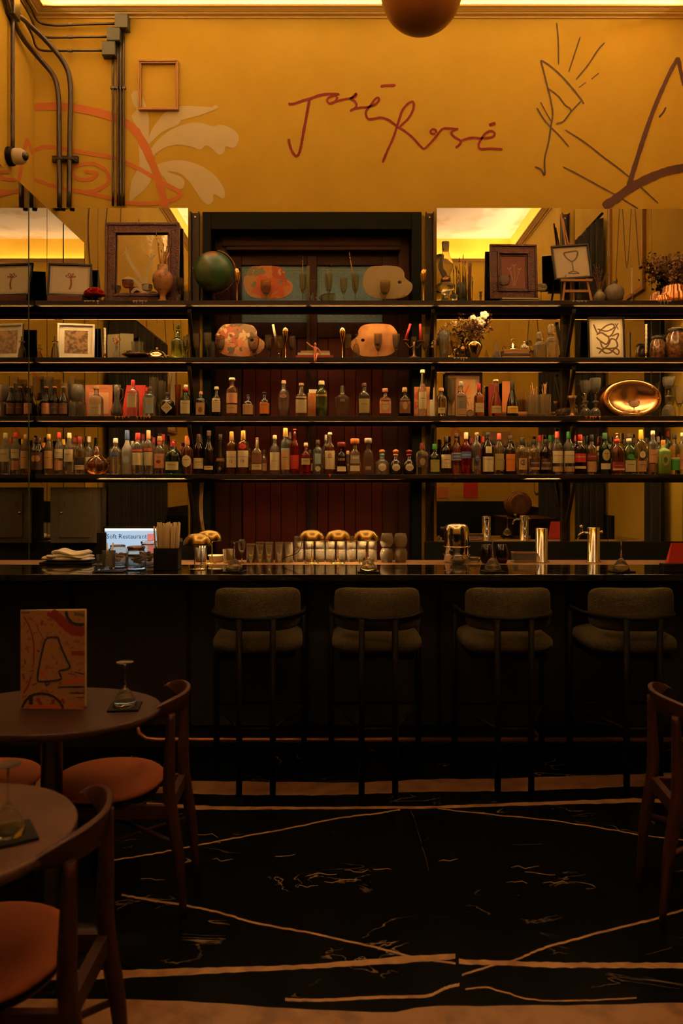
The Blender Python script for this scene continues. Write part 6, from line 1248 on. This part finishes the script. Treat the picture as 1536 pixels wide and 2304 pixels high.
Box(-sw-.012, sw+.012, .0, .03, z0-.01, z1+.012).build('housing', M['blackm'], t, bevel=.003); Box(-sw, sw, -.003, -.0002, z0, z1-.012).build('display', M['screen'], t, label='lit blue display')
Box(-sw, sw, -.0035, -.0002, z1-.012, z1).build('title_bar', M['screenw'], t, label='bright cream bar at the top of the display'); Box(sw*.58, sw*.88, -.0042, -.0032, z0, z1-.032).build('red_window', M['screenr'], t); Box(-.04, .04, .01, .05, 0, z0-.01).build('stand', M['blackm'], t)
v_, f_ = text2d('Soft Restaurant', 1, 'LEFT'); xs2_ = [p[0] for p in v_]; k_ = (sw*1.5)/(max(xs2_)-min(xs2_))
MB().add([(-sw*.93+(p[0]-min(xs2_))*k_, -.0046, z1-.062+p[1]*k_) for p in v_], f_).build('screen_text', M['screent'], t)
t = thing('receipt_holder', on_bar(228, 4.80), 'small black card reader standing left of the lit screen', 'card reader'); MB().box(-.028,.028,-.01,.02,0,.185, Matrix.Rotation(.12,4,'Z')).build('device_body', M['blackm'], t, bevel=.004); 
t = thing('menu_stack', on_bar(350, 4.92), 'row of thin dark menus standing right of the lit screen', 'menus')
for i_ in range(5): Box(-.03+.012*i_, -.022+.012*i_, -.05, .02, 0, .17+.004*(i_ % 3)).build('menu_card', M['dwood'] if i_ % 2 else M['darkbook'], t)
# chrome cooler, draft columns, stemless glasses, tray, red sign
t = thing('chrome_canister', on_bar(1027, 4.80), 'tall chrome domed blender canister on the bar', 'canister'); R = 28*4.8/F; H = Z(1178,4.8)-BT
Lathe([(R*.9,0),(R,.01),(R,H*.80),(R*.96,H*.91),(R*.80,H*.975),(R*.5,H),(.001,H)], 40).build('canister_body', M['chrome'], t)
for z_ in (.045,.095): Lathe([(R*1.02,z_),(R*1.12,z_+.002),(R*1.12,z_+.006),(R*1.02,z_+.008)], 36).build('band', M['chrome'], t)
MB().lathe([(.016,0),(.016,.02),(.008,.024)], 16, M_=Matrix.Translation((-R*.55,-R*.9,.07)) @ Matrix.Rotation(math.pi/2,4,'X')).build('knob', M['black'], t)
t = thing('glass_ashtray', on_bar(1030, 4.70), 'low moulded glass dish at the foot of the chrome canister', 'dish'); Lathe([(.03,0),(.045,.005),(.05,.03),(.045,.03),(.03,.008)], 20, flute=.05, nf=8).build('dish_body', CL, t)
t = thing('lemon_squeezer', on_bar(1065, 4.82), 'low ridged glass dish right of the chrome canister', 'dish'); Lathe([(.03,0),(.04,.005),(.04,.03),(.036,.03),(.02,.01)], 30, flute=.06, nf=10).build('dish_body', CL, t)
for px, top, tap, lab in [(1218,1188,False,'plain chrome beer column right of the glass tray'),(1335,1186,True,'chrome beer column with a tap on its left side')]:
    D = 4.82; t = thing('draft_column', on_bar(px, D), lab, 'beer tap'); R = 13.5*D/F; H = Z(top, D)-BT
    Lathe([(R*1.3,0),(R*1.3,.004),(R,.008),(R,H*.985),(R*.94,H)], 32).build('column', M['chrome'], t)
    if tap:
        zz = Z(1199,D)-BT
        MB().tube([(-R,0,zz),(-R-.035,-.0,zz),(-R-.052,0,zz-.012),(-R-.062,0,zz-.04)], [.010,.010,.008,.006], 10).build('spout', M['chrome'], t)
        MB().lathe([(.006,zz),(.011,zz+.012),(.008,zz+.03),(.013,zz+.045),(.004,zz+.05)], 12, c=(-R-.04,0,0)).build('tap_handle', M['chrome'], t)
        MB().tube([(R,0,zz+.006),(R+.018,0,zz+.006)], .008, 8).build('side_bolt', M['chrome'], t)
    else: MB().lathe([(R*.45,0),(R*.45,.004),(R*.2,.006)], 16, M_=Matrix.Translation((0,R*.9+.004,H*.9))).build('rear_fitting', M['chrome'], t)
for px, l in ((1094,'left'), (1129,'right')): glassy('balloon', on_bar(px, 4.75), .115, .040, G['wine'], f'{l} dark stemless wine glass behind the upturned cocktail glass', group='dark stemless wine glasses')
t = thing('glass_tray', on_bar(1178, 4.82), 'rectangular clear glass tray left of the plain chrome column', 'tray'); hw = 26*4.82/F
for z0, z1 in ((0,.006),(.056,.062)): MB().box(-hw,hw,-.04,-.036,z0,z1).box(-hw,hw,.036,.04,z0,z1).box(-hw,-hw+.004,-.036,.036,z0,z1).box(hw-.004,hw,-.036,.036,z0,z1).build('rim', M['ledge'], t)
MB().lathe([(hw*.96,.006,8),(hw*.98,.055,8)], 32, sy=.7, cap=False).build('glass_body', CL, t); 
t = thing('red_table_sign', on_bar(1528, 4.45), 'slanted red cardboard sign at the right end of the bar', 'sign')
MB().add([(-.068,0,0),(.09,0,0),(.10,0,.145),(-.045,0,.145),(-.068,.05,0),(.09,.05,0),(.10,.006,.145),(-.045,.006,.145)], [(0,1,2,3),(7,6,5,4),(0,4,5,1),(1,5,6,2),(2,6,7,3),(3,7,4,0)]).build('card', M['red'], t)
t = thing('menu_block', on_bar(1514, 4.27), 'low black card holder in front of the red sign', 'holder'); Box(-.065,.075,-.03,.03,0,.045).build('holder_body', M['blackm'], t)
t = thing('power_cord', on_bar(640, 4.86), 'thin dark cord looping down left of the brass lamps', 'cord')
MB().tube(smooth([W(622,1267,4.87)-t.location, W(640,1255,4.76)-t.location, W(665,1246,4.74)-t.location, W(676,1234,4.74)-t.location, W(680,1215,4.745)-t.location]), .0022, 6).build('cord', M['blackm'], t)
t = thing('hanging_cables', W(455,1082,5.70), 'pale loose cables hanging at the left side of the door', 'cables')
for k_ in range(3): MB().tube(smooth([Vector((.0+.006*k_,0,0)), Vector((-.02+.01*k_,0,-.15)), Vector((-.01+.008*k_,0,-.30)), Vector((.02+.004*k_,.0,-.42))]), .0028, 6).build('cable', P('tan'), t)

# ------------------------------------------------------------ bar stools
def stool(x, y, rz, label):
    t = thing('bar_stool', (x, y, 0), label, 'bar stool', 'bar stools along the counter', rz=rz)
    MB().cushion(.46, .42, .125, .40, c=(0,.07,.715), n=48, m=24).build('seat', M['fabric'], t)
    MB().cushion(.435, .215, .085, .34, bend=2.1, c=(0,-.140,.897), n=64, m=24, up=True).build('backrest', M['fabric'], t)
    MB().box(-.19,.19,-.10,.24,.64,.655).build('seat_frame', M['frame_st'], t)
    pts = [Vector((sx*.235, yy, .862)) for sx, yy in ((-1,.20),(-1,.10))]+[Vector((.235*math.sin(a_), .06-.27*math.cos(a_), .862)) for a_ in [math.radians(-80+10*i_) for i_ in range(17)]]+[Vector((.235,.10,.862)),Vector((.235,.20,.862))]
    MB().tube(pts, .0125, 10).build('back_rail', M['frame_st'], t)
    for sx in (-1, 1):
        MB().tube([(sx*.082,-.200,0),(sx*.082,-.200,.860)], .0155, 12).build('leg', M['frame_st'], t)
        MB().tube([(sx*.235,.20,0),(sx*.235,.20,.862)], .0155, 12).build('leg', M['frame_st'], t)
    MB().tube([(-.082,-.20,.325),(.082,-.20,.325)], .009, 8).build('stretcher', M['frame_st'], t); MB().tube([(-.235,.20,.34),(.235,.20,.34)], .009, 8).build('footrest', M['frame_st'], t)
    for sx in (-1, 1): MB().tube([(sx*.082,-.20,.325),(sx*.235,.20,.325)], .009, 8).build('stretcher', M['frame_st'], t)
for (px, py_, rz, lab) in [(571,0,.05,'upholstered bar stool with black legs, leftmost of the four'),(851,0,.0,'upholstered bar stool with black legs, second from left'),(1157,0,.0,'upholstered bar stool with black legs, third from left'),(1445,0,.02,'upholstered bar stool behind the wooden chair at right, rightmost of four')]:
    stool(X(px, 3.8), 4.0, rz, lab)
# ------------------------------------------------------------ tables and chairs
def table(x, y, r, m, label, sy=1.0, px=0):
    t = thing('round_table', (x, y, 0), label, 'table')
    Lathe([(r-.012,.722),(r,.730),(r,.745),(r-.004,.75)], 96, sy=sy).build('tabletop', m, t)
    Lathe([(.22,0),(.22,.012),(.05,.02),(.036,.06),(.036,.68),(.06,.70),(.12,.72)], 28, c=(px,0,0)).build('pedestal', M['black'], t)
table(-.995, 2.672, .372, M['table'], 'dark rounded table with the painted menu card, farther of the two', .76)
table(-.885, 1.725, .285, M['table2'], 'brown round table at the lower left, nearer of the two', 1.0, -.19)
def chair(x, y, rz, label):
    "front towards -x, back at +x"
    t = thing('wooden_chair', (x, y, 0), label, 'chair', 'walnut dining chairs', rz=rz)
    MB().cushion(.40, .42, .05, .95, c=(-.065,0,.437)).build('seat', M['leather'], t)
    Lathe([(.165,.388),(.18,.395),(.185,.412)], 36, c=(-.065,0,0)).build('seat_frame', M['walnut'], t)
    for sy in (-1, 1):
        MB().tube(smooth([Vector((.235,sy*.135,0)), Vector((.215,sy*.135,.22)), Vector((.185,sy*.135,.42)), Vector((.185,sy*.135,.58)), Vector((.190,sy*.135,.715))], 5), [.012,.013,.014,.016,.018,.020,.021,.022,.022,.023,.022,.022,.021,.021,.020,.019,.018,.017,.016,.015,.014][:21], 10).build('leg', M['walnut'], t)
        MB().tube([(-.17,sy*.16,0),(-.15,sy*.155,.42)], [.011,.018], 10).build('leg', M['walnut'], t)
        MB().box(-.15,.19,sy*.145-.010,sy*.145+.010,.355,.40).build('apron', M['walnut'], t)
    MB().box(.17,.195,-.135,.135,.36,.41).build('apron', M['walnut'], t)
    MB().tube([(.205,-.135,.26),(-.158,.158,.26)], .009, 8).build('stretcher', M['walnut'], t); MB().tube([(.205,.135,.235),(-.16,-.158,.235)], .009, 8).build('stretcher', M['walnut'], t)
    # bent back rail: a band curved round the back with rounded, tapering ends
    n_ = 26; vs = []
    for i_ in range(n_+1):
        a_ = math.radians(-54+108*i_/n_); hh = .048*(1-abs(2*i_/n_-1)**4)+.005; th = .010; zc = .735
        for rr, dz in ((.245-th,-hh*.8),(.245+th,-hh),(.245+th+.012,hh*.9),(.245-th+.016,hh)):
            vs.append((-.035+rr*math.cos(a_), rr*1.0*math.sin(a_), zc+dz*.66))
    mb = MB().add(vs, [(4*i_+j_, 4*i_+(j_+1) % 4, 4*i_+4+(j_+1) % 4, 4*i_+4+j_) for i_ in range(n_) for j_ in range(4)]+[(0,1,2,3),(4*n_+3,4*n_+2,4*n_+1,4*n_)], True)
    mb.build('back_rail', M['walnut'], t, bevel=.003)
chair(-.79, 2.86, .02, 'walnut chair with cognac seat at the farther round table')
chair(-1.38, 2.86, math.pi-.1, 'chair with cognac seat on the far side of the round table, mostly hidden')
chair(-.77, 1.80, .0, 'walnut chair with cognac seat in the lower left foreground')
chair(1.36, 2.82, math.pi-.08, 'walnut chair at the right edge of the picture')
# menu card on the table
D = 2.68
t = thing('menu_card', (X(49,D), D-.01, .7506), 'tall folded menu painted with an abstract face on the round table', 'menu'); w_, h_ = X(194,D)-X(48,D), .338
t.rotation_euler = (0, 0, -.04)
base = patches('menu_ground', [(.60,.28,.10),(.58,.30,.12),(.62,.26,.09),(.56,.30,.13)], 14, .7)
fr = MB().box(0, w_, -.001, .001, 0, h_).build('front_cover', mat('menu_paper', (.27,.14,.065), .8, spec=.1, noise=(60, (.20,.08,.035), .56, .62)), t)
MB().box(0, w_*.98, -.0008, .0008, 0, h_*1.0, Matrix.Rotation(math.radians(9),4,'Z') @ Matrix.Translation((0,.003,.0))).build('back_cover', M['cream'], t)
MB().box(0, w_*.93, -.0008, .0008, .004, h_*1.0, Matrix.Rotation(math.radians(4),4,'Z') @ Matrix.Translation((0,.002,0))).build('inner_page', M['cream'], t)
mk, ox, oy = 9.035, 75, 110     # zoomed-crop pixels to card fractions
cf_ = lambda x, y: ((x-75)/1300*w_, h_-(y-115)/2000*h_)
fm = lambda x, z, off: Vector((x, -.0014-off, z))
def paint(strokes, col, name, off):
    mb = MB()
    for i_, (p_, q_) in enumerate(strokes): ribbon(mb, [cf_(min(1372, max(78, a[0])), min(2110, max(118, a[1]))) for a in p_], q_/1300*w_, fm, off+i_*.00003)
    mb.build(name, mat('menu_'+name, col, .7), fr)
paint([([(700,150),(860,280),(1000,420),(1150,520),(1370,540)], 190), ([(650,150),(640,240)], 90), ([(520,320),(500,420)], 80), ([(1100,980),(1370,980)], 150), ([(120,1400),(150,1520)], 80), ([(420,1900),(500,2040)], 120), ([(740,1920),(740,2020)], 120), ([(920,1900),(960,2000)], 80),
   ([(140,240),(250,430),(320,640),(350,900),(340,1220)], 34), ([(380,380),(470,560),(540,700)], 16), ([(300,1450),(230,1650),(140,1800)], 40), ([(1040,1390),(1180,1410)], 40)], (.17,.012,.010), 'red_paint', 0)
paint([([(470,1350),(560,1440)], 150), ([(960,1560),(1370,1520)], 150), ([(230,2060),(500,2070),(900,2060)], 60), ([(1050,2040),(1370,2030)], 60)], (.36,.07,.016), 'orange_paint', .0004)
paint([([(1160,180),(1370,210)], 110), ([(90,170),(260,165)], 44), ([(160,1120),(180,1210)], 60), ([(1150,750),(1280,740)], 34)], (.08,.055,.03), 'grey_paint', .0006)
paint([([(600,690),(680,662),(830,668),(860,740),(930,920),(1010,1100),(1080,1260),(1000,1310),(860,1350),(900,1500),(700,1545),(540,1560),(430,1540),(440,1350),(490,1080),(560,780),(600,690)], 40), ([(1000,130),(1030,250),(1110,350),(1220,395),(1370,395)], 62), ([(830,1680),(950,1665),(1370,1655)], 34), ([(1080,1780),(1370,1785)], 34), ([(1230,1870),(1370,1870)], 24), ([(1180,1360),(1370,1400)], 34),
   ([(110,2100),(180,1960),(300,1850),(450,1805),(600,1810),(760,1870),(880,1980),(950,2100)], 48), ([(290,1830),(290,2030)], 130), ([(410,920),(470,960)], 44), ([(320,680),(345,690)], 44), ([(590,1570),(600,1640),(680,1580)], 26), ([(320,1640),(410,1590)], 30), ([(800,1210),(830,1150)], 26), ([(260,1350),(350,1340)], 24)], (.010,.010,.008), 'black_paint', .0009)
# upturned glasses and coasters on the tables
for px, D, top, rz, w_, lab in [(281, 2.68, 1489, .12, .041, 'upturned stemmed glass on the farther round table'), (18, 1.70, 1718, .55, .038, 'upturned stemmed glass on the nearer round table')]:
    b_ = Vector((X(px,D), D, .7506)); t = thing('leather_coaster', b_, lab.replace('upturned stemmed glass', 'black square coaster under the glass'), 'coaster', rz=rz); Box(-.055,.055,-.055,.055,0,.007).build('coaster_pad', M['coaster'], t, bevel=.001)
    t.scale = (.95 if D > 2 else 1, .95 if D > 2 else 1, 1)
    glassy('martini', b_+Vector((0,0,.0078)), Z(top,D)-.7586, w_, CL, lab, flip=True)
